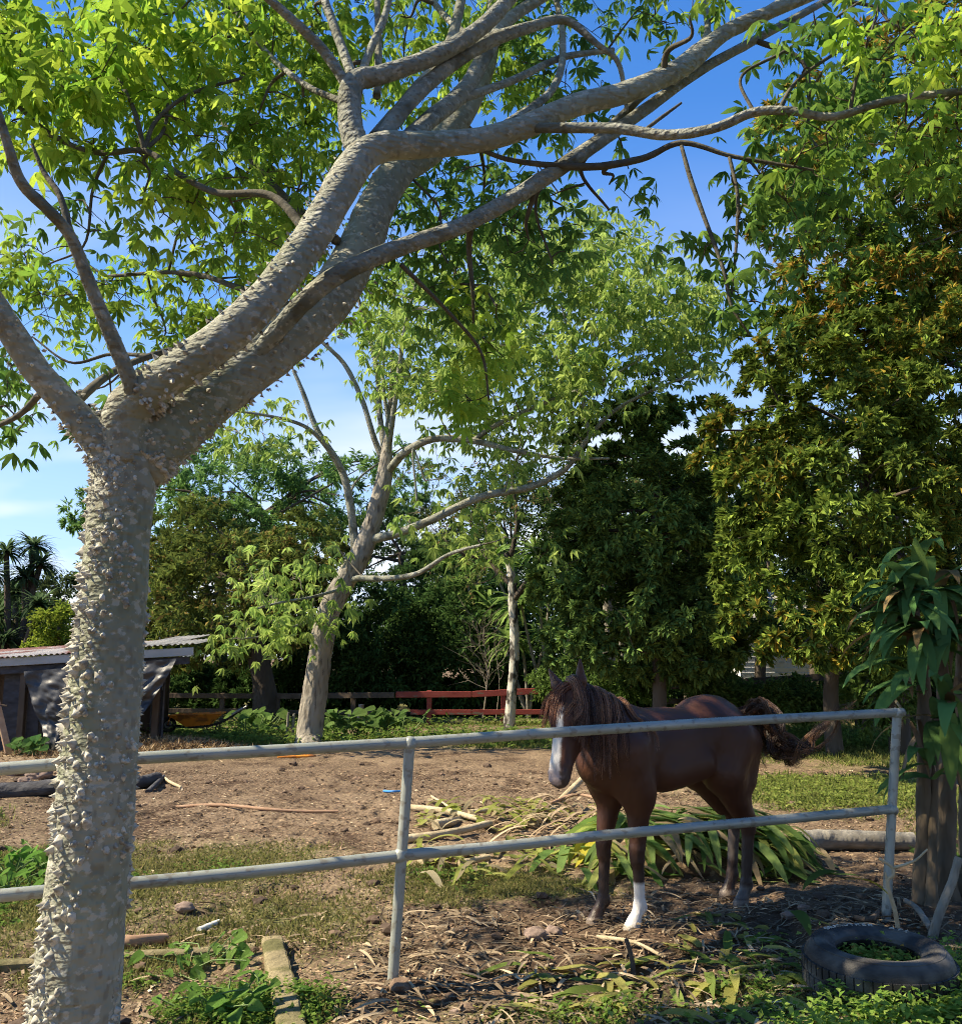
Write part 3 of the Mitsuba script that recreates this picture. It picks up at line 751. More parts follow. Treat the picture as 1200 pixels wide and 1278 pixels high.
# ------------------------------------------------------------------ second floss-silk tree, in the paddock
MT = thing('paddock_tree', 'leaning brown-trunked tree standing in the paddock with pale drooping leaves', 'tree')
Y2 = 18.3
b0 = gp(384, 932)
ML = [
    [(384, 938, Y2, 46), (386, 915, Y2, 39), (395, 850, Y2, 36), (402, 800, Y2, 34), (412, 760, Y2, 33), (432, 722, Y2, 33), (450, 690, Y2, 32), (464, 655, Y2, 27), (474, 620, Y2, 27), (480, 590, Y2, 23), (482, 565, Y2, 18), (485, 535, Y2 + .1, 12), (488, 490, Y2 + .2, 8), (490, 440, Y2 + .3, 5)],
    [(445, 700, Y2, 18), (440, 655, Y2, 14), (432, 605, Y2, 13), (420, 575, Y2, 12), (395, 535, Y2, 10), (378, 490, Y2, 8), (366, 462, Y2, 6)],
    [(428, 590, Y2, 10), (405, 555, Y2 - .4, 8), (380, 532, Y2 - .8, 7), (340, 520, Y2 - 1.2, 6), (290, 512, Y2 - 1.5, 4)],
    [(480, 580, Y2, 12), (466, 545, Y2, 10), (452, 500, Y2, 9), (430, 455, Y2, 8), (400, 425, Y2, 6)],
    [(482, 580, Y2, 12), (474, 520, Y2 + .3, 10), (470, 460, Y2 + .5, 9), (455, 400, Y2 + .6, 7), (440, 350, Y2 + .6, 5)],
    [(482, 575, Y2, 12), (490, 520, Y2 - .3, 10), (497, 470, Y2 - .5, 9), (505, 410, Y2 - .7, 7), (520, 350, Y2 - 1, 5)],
    [(480, 578, Y2, 9), (484, 530, Y2, 7), (478, 480, Y2, 6), (480, 420, Y2, 5)],
    [(452, 678, Y2 + .05, 18), (470, 672, Y2 - .1, 17), (495, 666, Y2 - .4, 15), (540, 648, Y2 - .9, 15), (600, 620, Y2 - 1.2, 14), (660, 608, Y2 - 1.4, 13), (705, 585, Y2 - 1.6, 11), (735, 545, Y2 - 1.7, 9), (770, 510, Y2 - 1.8, 7), (830, 480, Y2 - 2, 5), (885, 462, Y2 - 2, 3)],
    [(484, 588, Y2, 14), (505, 565, Y2 - .6, 14), (540, 548, Y2 - 1.1, 13), (590, 550, Y2 - 1.4, 12), (640, 562, Y2 - 1.6, 9), (700, 572, Y2 - 1.8, 6), (760, 572, Y2 - 2.0, 4)],
    [(590, 550, Y2 - 1.4, 10), (620, 530, Y2 - 1.5, 9), (680, 502, Y2 - 1.6, 8), (740, 480, Y2 - 1.7, 6), (800, 448, Y2 - 1.8, 4)],
    [(735, 545, Y2 - 1.7, 6), (725, 490, Y2 - 1.6, 6), (715, 440, Y2 - 1.5, 4), (700, 380, Y2 - 1.5, 3)],
    [(424, 730, Y2 + .05, 12), (445, 722, Y2 - .2, 11), (480, 722, Y2 - .8, 10), (520, 716, Y2 - 1.4, 9), (560, 692, Y2 - 1.8, 7), (600, 680, Y2 - 2.2, 5)],
    [(410, 780, Y2 - .3, 6), (385, 775, Y2 - .8, 5), (350, 790, Y2 - 1.3, 4), (300, 798, Y2 - 1.7, 3)],
    [(425, 735, Y2 - .3, 6), (390, 745, Y2 - .9, 5), (350, 752, Y2 - 1.3, 4), (320, 760, Y2 - 1.7, 3)],
    [(435, 640, Y2, 5), (445, 600, Y2 + .2, 4), (500, 560, Y2 + .6, 3)],
    [(520, 625, Y2 - 1.2, 4), (515, 560, Y2 - 1, 3), (530, 600, Y2 - 1, 3)],
]
msk = []
for i, lb in enumerate(ML):
    pts = np.array([np.append(at(a, b, Y), w * mpp(Y) / 2) for a, b, Y, w in lb])
    pts[:, 3] *= .84 if i == 0 else .74
    if i == 0:
        pts[0][:3] = [b0[0], b0[1], b0[2] - .15]
    sp = spline(pts, 6 * len(pts)); sp[:, 3] = np.maximum(sp[:, 3], .012)
    obj('trunk' if i == 0 else 'branch', tube(sp[:, :3], sp[:, 3], 18 if i == 0 else 8, rough=.12, seed=40 + i), 'old_bark' if i == 0 else 'limb_bark', MT, smooth=True)
    if i: msk.append(sp[len(sp) // 4:])
msk = np.vstack(msk)
rm = np.random.default_rng(23)
MC = [(790, 350, 90, 60, -3, .5, 60), (700, 390, 120, 70, -3, .5, 90), (830, 400, 70, 60, -3, .3, 50), (560, 420, 110, 70, -2.5, 2, 100), (620, 330, 110, 60, -2, 2, 70), (520, 480, 60, 40, -2, 1, 24), (660, 460, 100, 50, -3, 1, 60), (480, 380, 60, 50, -1, 2, 34), (780, 460, 90, 40, -3, 0, 36), (690, 300, 80, 50, -2, 1, 50),
      (600, 560, 70, 50, -2, 1, 30), (330, 530, 60, 25, -2, 0, 18), (380, 400, 40, 40, -1, 1, 10), (350, 715, 50, 18, -2, .5, 10), (320, 745, 40, 12, -2, 0, 6), (340, 782, 55, 10, -2.2, -1, 10), (300, 797, 26, 8, -2.2, -1.2, 5), (400, 690, 36, 20, -1.5, .5, 6), (400, 755, 30, 16, -1.5, -.4, 6), (560, 640, 60, 40, -1, 1, 18), (690, 520, 80, 40, -3, 0, 26), (880, 430, 40, 50, -3, -1, 16), (630, 690, 70, 40, -2, 0, 10)]
cs = []
for (cx, cy, rx, ry, y0, y1, nc) in MC:
    a = rm.random(nc) * 2 * np.pi; r = rm.random(nc) ** .5
    cs.append(np.array([at(cx + rx * r[k] * math.cos(a[k]), cy + ry * r[k] * math.sin(a[k]), Y2 + rm.uniform(y0, y1)) for k in range(nc)]))
cs = np.vstack(cs)
tw, _ = twig_mesh(msk, cs, .016, rng=rm, sides=3)
obj('twigs', join(tw), 'grey_twig', MT, smooth=True, kind='stuff')
b, ax, nr, L, idx, C = palmate(cs, .26, 6, .25, rm, nl=5, down=.7)
v, f, li = leaves(b, ax, nr, L, L * .32, 0, fold=.12, droop=.2)
c = leaf_cols(len(C), (.22, .34, .075), (.44, .54, .15), rm, jitter=.14)
obj('foliage', (v, f), 'leaf', MT, color=c[idx[li]], kind='stuff')

# ------------------------------------------------------------------ the trees behind the paddock
bush_tree('broadleaf_tree', 'dense rounded olive-green tree behind the shed with a dark trunk', 'tree', [(300, 740, 125, 95, 25, 3.2), (250, 680, 70, 60, 25.5, 2.5), (380, 700, 65, 70, 25.5, 2.5), (215, 790, 40, 60, 25, 2)], 420, 62, .20,
          (.12, .165, .04), (.21, .25, .06), trunk=[(330, 905, 24.5, 34), (330, 860, 24.5, 28), (318, 800, 24.5, 24), (310, 740, 25, 14)], seed=31, mat='leaf_glossy', tint=(.27, .21, .07), tint_p=.12, clump_r=.12)
bush_tree('feathery_tree', 'tall light-green feathery tree behind the rounded olive tree', 'tree', [(290, 620, 110, 55, 36, 3), (240, 570, 55, 35, 36, 2), (370, 580, 70, 40, 36, 3), (440, 610, 60, 50, 36, 3), (350, 650, 130, 50, 36.5, 3), (215, 600, 30, 50, 36, 2), (100, 660, 16, 22, 36, 1.4), (500, 600, 40, 60, 37, 3), (150, 640, 60, 40, 37, 3)], 360, 60, .30,
          (.12, .23, .06), (.22, .35, .11), trunk=[(320, 900, 36, 22), (330, 760, 36, 18), (330, 640, 36, 10)], seed=32, mat='leaf_soft', clump_r=.12, flat=.5, aspect=.26)
bush_tree('round_shrub', 'round bright yellow-green bush seen over the shed roof', 'bush', [(72, 785, 38, 32, 24, 1.0), (60, 830, 36, 40, 24, .9)], 90, 60, .13, (.16, .24, .03), (.28, .33, .05), trunk=[(72, 900, 24, 8), (72, 800, 24, 4)], seed=33, clump_r=.2)
bush_tree('distant_tree', 'dark grey-green tree far beyond the yellow-green bush', 'tree', [(75, 738, 45, 28, 44, 2.5), (45, 760, 40, 40, 44, 3), (100, 770, 60, 40, 45, 3)], 90, 70, .26, (.05, .075, .03), (.09, .12, .045), trunk=[(70, 880, 44, 10), (70, 760, 44, 6)], seed=34, clump_r=.2)
bush_tree('green_tree_top', 'leafy green tree crown just left of the thorny trunk', 'tree', [(98, 668, 14, 20, 30, .8), (150, 690, 50, 50, 30, 1.6), (160, 760, 60, 60, 30, 2)], 70, 60, .18, (.06, .12, .03), (.12, .20, .05), trunk=[(150, 900, 30, 10), (150, 740, 30, 6)], seed=35, clump_r=.2)

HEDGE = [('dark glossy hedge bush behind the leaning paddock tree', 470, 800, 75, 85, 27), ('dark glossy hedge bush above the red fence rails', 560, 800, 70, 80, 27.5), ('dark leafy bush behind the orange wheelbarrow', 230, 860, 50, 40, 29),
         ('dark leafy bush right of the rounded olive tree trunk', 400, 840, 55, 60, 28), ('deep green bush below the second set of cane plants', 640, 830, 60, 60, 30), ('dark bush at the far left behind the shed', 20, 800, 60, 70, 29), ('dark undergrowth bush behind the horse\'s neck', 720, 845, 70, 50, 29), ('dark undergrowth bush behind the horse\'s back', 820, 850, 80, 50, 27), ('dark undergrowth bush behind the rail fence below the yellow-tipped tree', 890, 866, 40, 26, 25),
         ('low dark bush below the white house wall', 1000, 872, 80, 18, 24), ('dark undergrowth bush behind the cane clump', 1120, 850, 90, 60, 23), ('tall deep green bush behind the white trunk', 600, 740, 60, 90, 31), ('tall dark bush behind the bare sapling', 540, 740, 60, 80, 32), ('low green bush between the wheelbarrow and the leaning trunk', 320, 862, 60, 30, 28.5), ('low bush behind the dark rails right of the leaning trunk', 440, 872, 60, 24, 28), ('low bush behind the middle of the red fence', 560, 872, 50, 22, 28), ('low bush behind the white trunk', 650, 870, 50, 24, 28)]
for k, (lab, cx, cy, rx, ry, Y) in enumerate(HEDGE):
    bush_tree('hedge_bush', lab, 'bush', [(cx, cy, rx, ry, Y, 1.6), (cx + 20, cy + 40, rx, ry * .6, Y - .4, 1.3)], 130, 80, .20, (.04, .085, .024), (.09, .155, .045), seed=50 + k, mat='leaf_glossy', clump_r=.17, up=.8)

bush_tree('dark_tree', 'dark green tree behind the horse with its trunk by the rail fence', 'tree', [(800, 660, 105, 120, 18.5, 2.4), (860, 570, 70, 75, 18.5, 2.0), (760, 740, 80, 70, 18, 2.0), (880, 720, 70, 90, 18, 2), (730, 640, 50, 60, 18.5, 1.5), (830, 780, 90, 45, 17.6, 1.6), (700, 720, 50, 60, 18.5, 1.5), (900, 640, 70, 90, 18.5, 1.8), (740, 560, 50, 50, 19, 1.4), (770, 535, 60, 45, 19, 1.3), (815, 505, 50, 45, 19, 1.3), (780, 805, 80, 45, 17.8, 1.4), (865, 822, 60, 36, 17.6, 1.2), (715, 795, 50, 45, 18, 1.2)], 860, 64, .17,
          (.09, .16, .045), (.19, .28, .075), trunk=[(824, 905, 17.5, 20), (822, 850, 17.5, 17), (822, 790, 17.6, 16), (815, 700, 18, 13), (820, 600, 18.3, 8)], seed=61, mat='leaf_glossy', clump_r=.10)
bush_tree('yellow_tipped_tree', 'tall bushy tree at right with yellow and orange new leaves', 'tree', [(1060, 620, 150, 130, 13.4, 1.6), (1000, 480, 90, 90, 13.8, 1.5), (1150, 520, 110, 130, 13.6, 1.6), (960, 600, 70, 110, 14.2, 1.3), (1080, 740, 110, 60, 13.0, 1.2), (1000, 770, 60, 40, 12.6, .9), (960, 440, 50, 60, 14.2, 1), (1210, 650, 60, 130, 13.2, 1.3), (930, 700, 60, 80, 13.8, 1.0), (1100, 450, 90, 70, 14.0, 1.3), (1180, 770, 50, 50, 13.2, 1.0), (940, 780, 50, 45, 13.2, .9), (1010, 805, 75, 36, 12.8, .9), (1100, 815, 60, 30, 13, .9), (1190, 430, 60, 80, 13.6, 1.2), (900, 560, 45, 70, 13.8, 1.0), (1060, 520, 90, 60, 13, 1.0)], 640, 96, .145,
          (.07, .12, .024), (.28, .36, .065), trunk=[(1040, 912, 16.4, 22), (1036, 860, 16.4, 18), (1050, 780, 15.5, 16), (1075, 650, 14.2, 13), (1080, 520, 14.2, 9)], seed=62, mat='leaf_glossy', tint=(.44, .34, .06), tint_p=.13, clump_r=.095, aspect=.40)
bush_tree('upper_right_tree', 'tall bright-green tree filling the upper right corner behind the limbs', 'tree', [(1080, 230, 130, 130, 15, 2.0), (1000, 170, 70, 80, 15, 1.5), (1150, 330, 100, 100, 15, 2), (1130, 90, 110, 90, 15.5, 2), (1060, 370, 80, 60, 15, 1.5), (1190, 200, 60, 130, 15, 1.6), (990, 280, 50, 90, 15, 1.2), (1010, 400, 70, 60, 15, 1.4), (1130, 440, 100, 70, 15.2, 1.6), (1100, 390, 110, 70, 15, 1.6), (1190, 340, 60, 90, 15, 1.6)], 720, 64, .16,
          (.09, .17, .03), (.32, .42, .075), trunk=[(1120, 905, 16.5, 26), (1115, 700, 16.2, 22), (1110, 450, 15.8, 18), (1105, 260, 15.4, 10)], seed=63, mat='leaf', tint=(.36, .24, .05), tint_p=.25, clump_r=.11, aspect=.36)
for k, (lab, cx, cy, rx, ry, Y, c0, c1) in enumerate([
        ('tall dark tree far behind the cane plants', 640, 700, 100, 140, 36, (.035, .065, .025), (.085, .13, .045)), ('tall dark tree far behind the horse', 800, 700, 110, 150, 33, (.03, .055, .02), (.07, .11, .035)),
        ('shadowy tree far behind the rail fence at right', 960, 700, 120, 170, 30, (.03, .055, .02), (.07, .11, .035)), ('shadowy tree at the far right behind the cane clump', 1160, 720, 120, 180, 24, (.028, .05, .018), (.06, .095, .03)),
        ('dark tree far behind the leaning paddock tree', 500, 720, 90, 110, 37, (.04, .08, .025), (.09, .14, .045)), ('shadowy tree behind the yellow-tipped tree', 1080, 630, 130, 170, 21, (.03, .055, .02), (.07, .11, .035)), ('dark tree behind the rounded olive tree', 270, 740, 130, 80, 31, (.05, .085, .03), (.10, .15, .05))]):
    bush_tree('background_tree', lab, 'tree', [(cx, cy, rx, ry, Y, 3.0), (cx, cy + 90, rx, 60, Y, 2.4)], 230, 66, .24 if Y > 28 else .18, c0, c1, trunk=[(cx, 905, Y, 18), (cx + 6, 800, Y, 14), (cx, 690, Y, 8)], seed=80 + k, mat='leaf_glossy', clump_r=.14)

for k, (lab, cx, cy, rx, ry, Y) in enumerate([('leafy shrub in the shade behind the horse\'s withers', 790, 850, 50, 26, 20.5), ('leafy shrub in the shade right of the horse\'s rump', 905, 872, 44, 24, 19.5), ('low shrub at the foot of the yellow-tipped tree', 990, 875, 55, 24, 18.8),
        ('shrub in the shade left of the cane clump', 1090, 860, 50, 40, 17), ('shrub behind the horse\'s ears', 700, 850, 40, 26, 24), ('spreading shrub under the dark tree', 860, 830, 60, 24, 19.5), ('hanging leafy shrub in front of the white house', 985, 790, 55, 22, 17.5), ('tall shrub beside the white house', 900, 800, 36, 30, 19), ('dense shrub behind the cane clump', 1140, 800, 60, 50, 16)]):
    bush_tree('shade_shrub', lab, 'shrub', [(cx, cy, rx, ry, Y, .9)], 46, 72, .15, (.09, .16, .04), (.19, .28, .07), seed=400 + k, mat='leaf_glossy', clump_r=.3, up=.7)

# trees behind the camera: they keep the open sky behind the photographer from lighting the shade
def rear_tree(label, x, y, h, rad, n, seed):
    rng = np.random.default_rng(seed)
    key = thing('rear_tree', label, 'tree')
    foot = np.array([x, y, -.1])
    p = spline([foot, foot + [.2, .1, h * .4], foot + [0, 0, h * .8]], 14)
    obj('trunk', tube(p, np.linspace(.28, .08, 14), 12, rough=.12, seed=seed), 'dark_bark', key, smooth=True)
    C = ellipsoid_centres(foot + [0, 0, h * .62], (rad, rad, h * .42), n, rng, .3)
    obj('branches', join([tube(spline([p[rng.integers(5, 13)], q], 3), np.linspace(.05, .012, 3), 5) for q in C[:40]]), 'dark_bark', key, smooth=True, kind='stuff')
    pp, ax, nr, L, Wd = clump_leaves(C, np.full(n, .8), 34, .34, rng)
    v, f, li = leaves(pp, ax, nr, L, Wd, 0)
    obj('foliage', (v, f), 'leaf_glossy', key, color=leaf_cols(len(pp), (.05, .10, .025), (.10, .16, .04), rng)[li], kind='stuff')


for k, (x, y, h, rad) in enumerate([(-6.5, -6.5, 9.5, 4.2), (1.5, -8, 11, 4.6), (9, -5, 10, 4.4), (13, 3.5, 9, 3.6)]):
    rear_tree(['broad tree standing behind the camera to its left', 'tall tree standing right behind the camera', 'broad tree standing behind the camera to its right', 'tree standing outside the frame beyond the cane clump'][k], x, y, h, rad, 150, 300 + k)

# ------------------------------------------------------------------ strap-leaved cane plants
def rosette(c, n, L, Wd, rng, droop=1.0, up=.9, nseg=4):
    parts = []
    for k in range(n):
        a = rng.random() * 2 * np.pi; e = rng.uniform(-.35, 1.1) * up
        d = np.array([math.cos(a) * math.cos(e), math.sin(a) * math.cos(e), math.sin(e)])
        parts.append(strap(c, d, L * rng.uniform(.75, 1.15), Wd, droop * rng.uniform(.6, 1.3), nseg))
    return parts


def cane_plant(name, label, cat, foot, heads, L, Wd, n, c0, c1, seed, group=None, r=.05, bark='weathered_wood', mat='leaf'):
    rng = np.random.default_rng(seed)
    key = thing(name, label, cat, group)
    col, allp = [], []
    for h in heads:
        p = spline([foot, (foot + h) / 2 + rng.normal(size=3) * .12, h], 9)
        obj('stem', tube(p, np.linspace(r, r * .6, 9), 8, rough=.1, seed=seed), bark, key, smooth=True)
        for part in rosette(h, n, L, Wd, rng):
            allp.append(part); col.append(np.tile(leaf_cols(1, c0, c1, rng, .18), (len(part[0]), 1)))
    obj('foliage', join(allp), mat, key, color=np.vstack(col), kind='stuff')
    return key


rc = np.random.default_rng(71)
CANE = [(690, 905, 25, [(690, 720), (665, 690), (720, 735), (650, 755)]), (740, 905, 25, [(735, 690), (760, 730), (715, 770), (745, 790)]), (660, 905, 26, [(610, 760), (640, 800), (615, 700), (680, 790)]),
        (600, 905, 27, [(585, 740), (600, 700), (570, 690)]), (780, 905, 24, [(780, 660), (805, 690), (770, 620)])]
CLAB = ['tallest strap-leaved cane plant just right of the white trunk', 'strap-leaved cane plant above the horse\'s ears', 'strap-leaved cane plant behind the white trunk', 'strap-leaved cane plant left of the white trunk', 'strap-leaved cane plant inside the shade of the dark tree']
for k, (fx, fy, Y, hs) in enumerate(CANE):
    ft = at(fx, fy, Y); ft[2] = float(gh(ft[0], ft[1])) - .05
    cane_plant('cane_plant', CLAB[k], 'plant', ft, [at(a + rc.uniform(-8, 8), b, Y + rc.uniform(-.8, .8)) for a, b in hs], 1.05, .12, 44, (.11, .20, .05), (.26, .37, .10), 72 + k, bark='log_bark')
YUC = [(8, 905, 25, [(8, 690), (42, 682), (50, 706), (-12, 715), (20, 740), (48, 755), (-5, 770), (30, 720), (5, 800), (40, 800)])]
for fx, fy, Y, hs in YUC:
    ft = at(fx, fy, Y); ft[2] = -.05
    cane_plant('yucca_tree', 'spiky dark yucca tree at the left edge above the shed', 'tree', ft, [at(a, b, Y + rc.uniform(-1, 1)) for a, b in hs], .72, .075, 100, (.05, .09, .04), (.10, .15, .07), 79, r=.12, bark='dark_bark')

# the white-trunked tree, and the bare sapling
WT = thing('white_trunk_tree', 'slender tree with a mottled white trunk in front of the red fence', 'tree')
Y = 21.5; q0 = gp(634, 912)
wl = [[(634, 915, q0[1], 15), (638, 870, q0[1], 13), (642, 810, q0[1], 12), (640, 760, q0[1], 12), (638, 720, q0[1], 10), (632, 690, q0[1], 8)],
      [(640, 750, q0[1], 8), (665, 715, q0[1] - .4, 7), (690, 670, q0[1] - .8, 5), (715, 610, q0[1] - 1, 3)], [(638, 730, q0[1], 8), (610, 700, q0[1] + .3, 6), (590, 660, q0[1] + .5, 4), (570, 600, q0[1] + .5, 2)],
      [(636, 700, q0[1], 7), (645, 650, q0[1], 5), (640, 590, q0[1], 4), (660, 540, q0[1], 2)], [(690, 670, q0[1] - .8, 4), (730, 640, q0[1] - 1.2, 3), (790, 600, q0[1] - 1.4, 2)], [(612, 700, q0[1] + .3, 4), (575, 690, q0[1], 3), (545, 665, q0[1], 2)]]
wsk = []
for i, lb in enumerate(wl):
    pts = np.array([np.append(at(a, b, Y), w * mpp(Y) / 2) for a, b, Y, w in lb])
    sp = spline(pts, 30); sp[:, 3] = np.maximum(sp[:, 3], .012)
    obj('trunk' if i == 0 else 'branch', tube(sp[:, :3], sp[:, 3], 10, rough=.16, seed=i + 90), 'pale_bark' if i == 0 else 'dark_bark', WT, smooth=True)
    if i: wsk.append(sp)
wsk = np.vstack(wsk)
rw = np.random.default_rng(91)
wc = np.vstack([np.array([at(rw.normal(cx, sx), rw.normal(cy, sy), q0[1] + rw.uniform(-1.5, 1.5)) for _ in range(n)]) for cx, cy, sx, sy, n in ((660, 600, 60, 40, 90), (580, 640, 40, 40, 40), (740, 610, 40, 30, 40))])
tw, _ = twig_mesh(wsk, wc, .014, rng=rw, sides=3)
obj('twigs', join(tw), 'twig_bark', WT, smooth=True, kind='stuff')
p, ax, nr, L, Wd = clump_leaves(wc, np.full(len(wc), .35), 16, .12, rw)
v, f, li = leaves(p, ax, nr, L, Wd, 0)
obj('foliage', (v, f), 'leaf', WT, color=leaf_cols(len(p), (.07, .10, .03), (.16, .19, .06), rw, tint=(.25, .16, .07), tint_p=.12)[li], kind='stuff')


def sapling(name, label, foot, h, n, bark, seed, spread=.5, cat='sapling', r=.02):
    rng = np.random.default_rng(seed)
    key = thing(name, label, cat)
    p = spline([foot, foot + [.05 * h, 0, h * .5], foot + [0, 0, h]], 12)
    obj('stem', tube(p, np.linspace(r, .006, 12), 6), bark, key, smooth=True)
    parts = []
    for k in range(n):
        a = p[rng.integers(4, 12)]; an = rng.random() * 2 * np.pi
        d = np.array([math.cos(an) * spread, math.sin(an) * spread, rng.uniform(.5, 1.0)]) * h * rng.uniform(.15, .42)
        q = spline([a, a + d * .5 + rng.normal(size=3) * .03 * h, a + d], 5)
        parts.append(tube(q, np.linspace(.011, .004, 5), 3, cap=False))
        for _ in range(2):
            e = q[rng.integers(1, 5)]; d2 = d * .5 + rng.normal(size=3) * h * .07
            parts.append(tube(spline([e, e + d2], 3), np.linspace(.006, .003, 3), 3, cap=False))
    obj('twigs', join(parts), bark, key, smooth=True, kind='stuff')
    return key


sapling('bare_sapling', 'leafless pale sapling with many twigs behind the red fence', at(602, 900, 24.2) * [1, 1, 0], 2.4, 30, 'grey_twig', 95, .8, r=.035)
sapling('thin_sapling', 'thin pale stem between the bare sapling and the white trunk', at(618, 900, 24.0) * [1, 1, 0], 2.0, 6, 'grey_twig', 96, .4, r=.022)
# dim trunks in the grove
for k, (px, w, Y, yt, lab, mt) in enumerate([(775, 12, 21, 800, 'slim pale-barked trunk standing right of the horse\'s mane', 'old_bark'), (755, 16, 22, 800, 'rough dim trunk just left of the slim pale trunk', 'old_bark'), (705, 12, 25, 790, 'dim trunk showing behind the horse\'s ears', 'old_bark'), (860, 12, 23, 790, 'dim trunk in the shade behind the horse\'s back', 'dark_bark'), (1018, 15, 24, 760, 'dark trunk standing in front of the white house wall', 'dark_bark'), (945, 12, 23, 760, 'dark trunk left of the white house wall', 'dark_bark')]):
    t = thing('tree_trunk', lab, 'tree trunk')
    a = at(px, 900, Y); a[2] = float(gh(a[0], a[1])) - .1
    bq = at(px + (k % 3 - 1) * 6, yt - 130, Y)
    sp = spline([np.append(a, w * 1.25 * mpp(Y) / 2), np.append((a + bq) / 2 + [.06, 0, 0], w * mpp(Y) / 2), np.append(bq, w * .6 * mpp(Y) / 2)], 16)
    obj('trunk', tube(sp[:, :3], sp[:, 3], 12, rough=.14, seed=k), mt, t, smooth=True)
    rr_ = np.random.default_rng(200 + k)
    pp, ax, nr, L, Wd = clump_leaves(bq + rr_.normal(size=(20, 3)) * [.9, .7, .5], np.full(20, .45), 50, .17, rr_)
    v, f, li = leaves(pp, ax, nr, L, Wd, 0)
    obj('foliage', (v, f), 'leaf_glossy', t, color=leaf_cols(len(pp), (.03, .06, .02), (.07, .12, .03), rr_)[li], kind='stuff')

# ------------------------------------------------------------------ white house far behind
H = thing('white_house', 'white weatherboard house glimpsed through the trees at right', 'house')
hx0, hx1, hy = 7.5, 13.2, 27.0
obj('wall', box(((hx0 + hx1) / 2, hy + 2, 1.3), (hx1 - hx0, 4, 2.6)), 'white_siding', H)
for k in range(17):
    c = np.array([(hx0 + hx1) / 2, hy - .02, .08 + k * .152])
    R = np.array([[1, 0, 0], [0, math.cos(.12), -math.sin(.12)], [0, math.sin(.12), math.cos(.12)]])
    obj('board', box(c, (hx1 - hx0 + .04, .022, .16), R=R), 'white_siding', H + '__wall')
rv = np.array([[hx0 - .3, hy - .5, 2.55], [hx1 + .3, hy - .5, 2.55], [hx1 + .3, hy + 2, 3.7], [hx0 - .3, hy + 2, 3.7], [hx1 + .3, hy + 4.5, 2.55], [hx0 - .3, hy + 4.5, 2.55]])
rv = np.vstack([rv, rv - [0, 0, .08]])
obj('roof', (rv, np.array([[0, 1, 2], [0, 2, 3], [3, 2, 4], [3, 4, 5], [6, 8, 7], [6, 9, 8], [9, 10, 8], [9, 11, 10], [0, 6, 7], [0, 7, 1], [1, 7, 8], [1, 8, 2], [2, 8, 10], [2, 10, 4], [5, 10, 11], [5, 4, 10], [0, 3, 9], [0, 9, 6], [3, 5, 11], [3, 11, 9]])), 'grey_roof', H)

# ------------------------------------------------------------------ pipe fence
FE = thing('pipe_fence', 'grey galvanised pipe rail fence crossing the foreground in front of the horse', 'fence')
FA, FB = np.array([-.458, 5.12]), np.array([2.66, 6.38])
fdir = (FB - FA) / np.linalg.norm(FB - FA)


def on_fence(px, py, off=0.0):
    """The point of the fence's upright plane (moved off metres towards the camera) that a pixel shows."""
    d = ray(px, py); nrm = np.array([-fdir[1], fdir[0]])
    t = np.dot(FA - nrm * off, nrm) / np.dot(d[:2], nrm)
    return EYE + d * t


def rail(pxs, r, ext):
    p = np.array([on_fence(*q) for q in pxs])
    if ext: p = np.vstack([p[0] - (p[1] - p[0]) * ext, p])
    p = spline(p, 60)
    return tube(p, r, 16, rough=.012)


obj('top_rail', rail([(0, 960), (165, 947), (340, 937), (510, 927), (640, 918), (760, 910), (940, 899), (1126, 889)], .030, 1.6), 'galvanised_pipe', FE, smooth=40)
obj('bottom_rail', rail([(0, 1118), (160, 1103), (340, 1086), (500, 1068), (640, 1055), (760, 1042), (940, 1026), (1113, 1010)], .030, 1.6), 'galvanised_pipe', FE, smooth=40)
for (a, b, r) in (((511, 930), (489, 1236), .029), ((1119, 892), (1105, 1150), .030)):
    q = np.array([on_fence(*b), on_fence(*a)])
    q[0] -= unit(q[1] - q[0]) * .25
    obj('post', tube(spline(q, 12), r, 16, rough=.012), 'galvanised_pipe', FE, smooth=40)
    for ra in ((.37, .03) if r < .03 else (.95, .5)):
        pass
q = np.array([[-3.75, 3.78, -.2], [-3.70, 3.80, 1.17]])
obj('post', tube(spline(q, 12), .029, 16, rough=.012), 'galvanised_pipe', FE, smooth=40)
for c in (on_fence(499, 1068), on_fence(511, 928), on_fence(1112, 1011), on_fence(1119, 891)):        # weld beads
    obj('weld', rough_lump(c, (.042, .042, .040), seed=int(abs(c[0]) * 9), sub=2, amp=.2), 'galvanised_pipe', FE, smooth=True)

# ------------------------------------------------------------------ wooden fences at the back
def plank_fence(name, label, cat, rails, posts, mat_of, w=.04):
    key = thing(name, label, cat)
    for (a, b, h, m) in rails:
        obj('rail', beam(a, b, w, h, .006), m, key)
    for (foot, z, s, m) in posts:
        obj('post', beam([foot[0], foot[1] + .07, -.1 + float(gh(foot[0], foot[1]))], [foot[0], foot[1] + .07, z], s, s, .008, up=(0, 1, 0)), m, key)
    return key


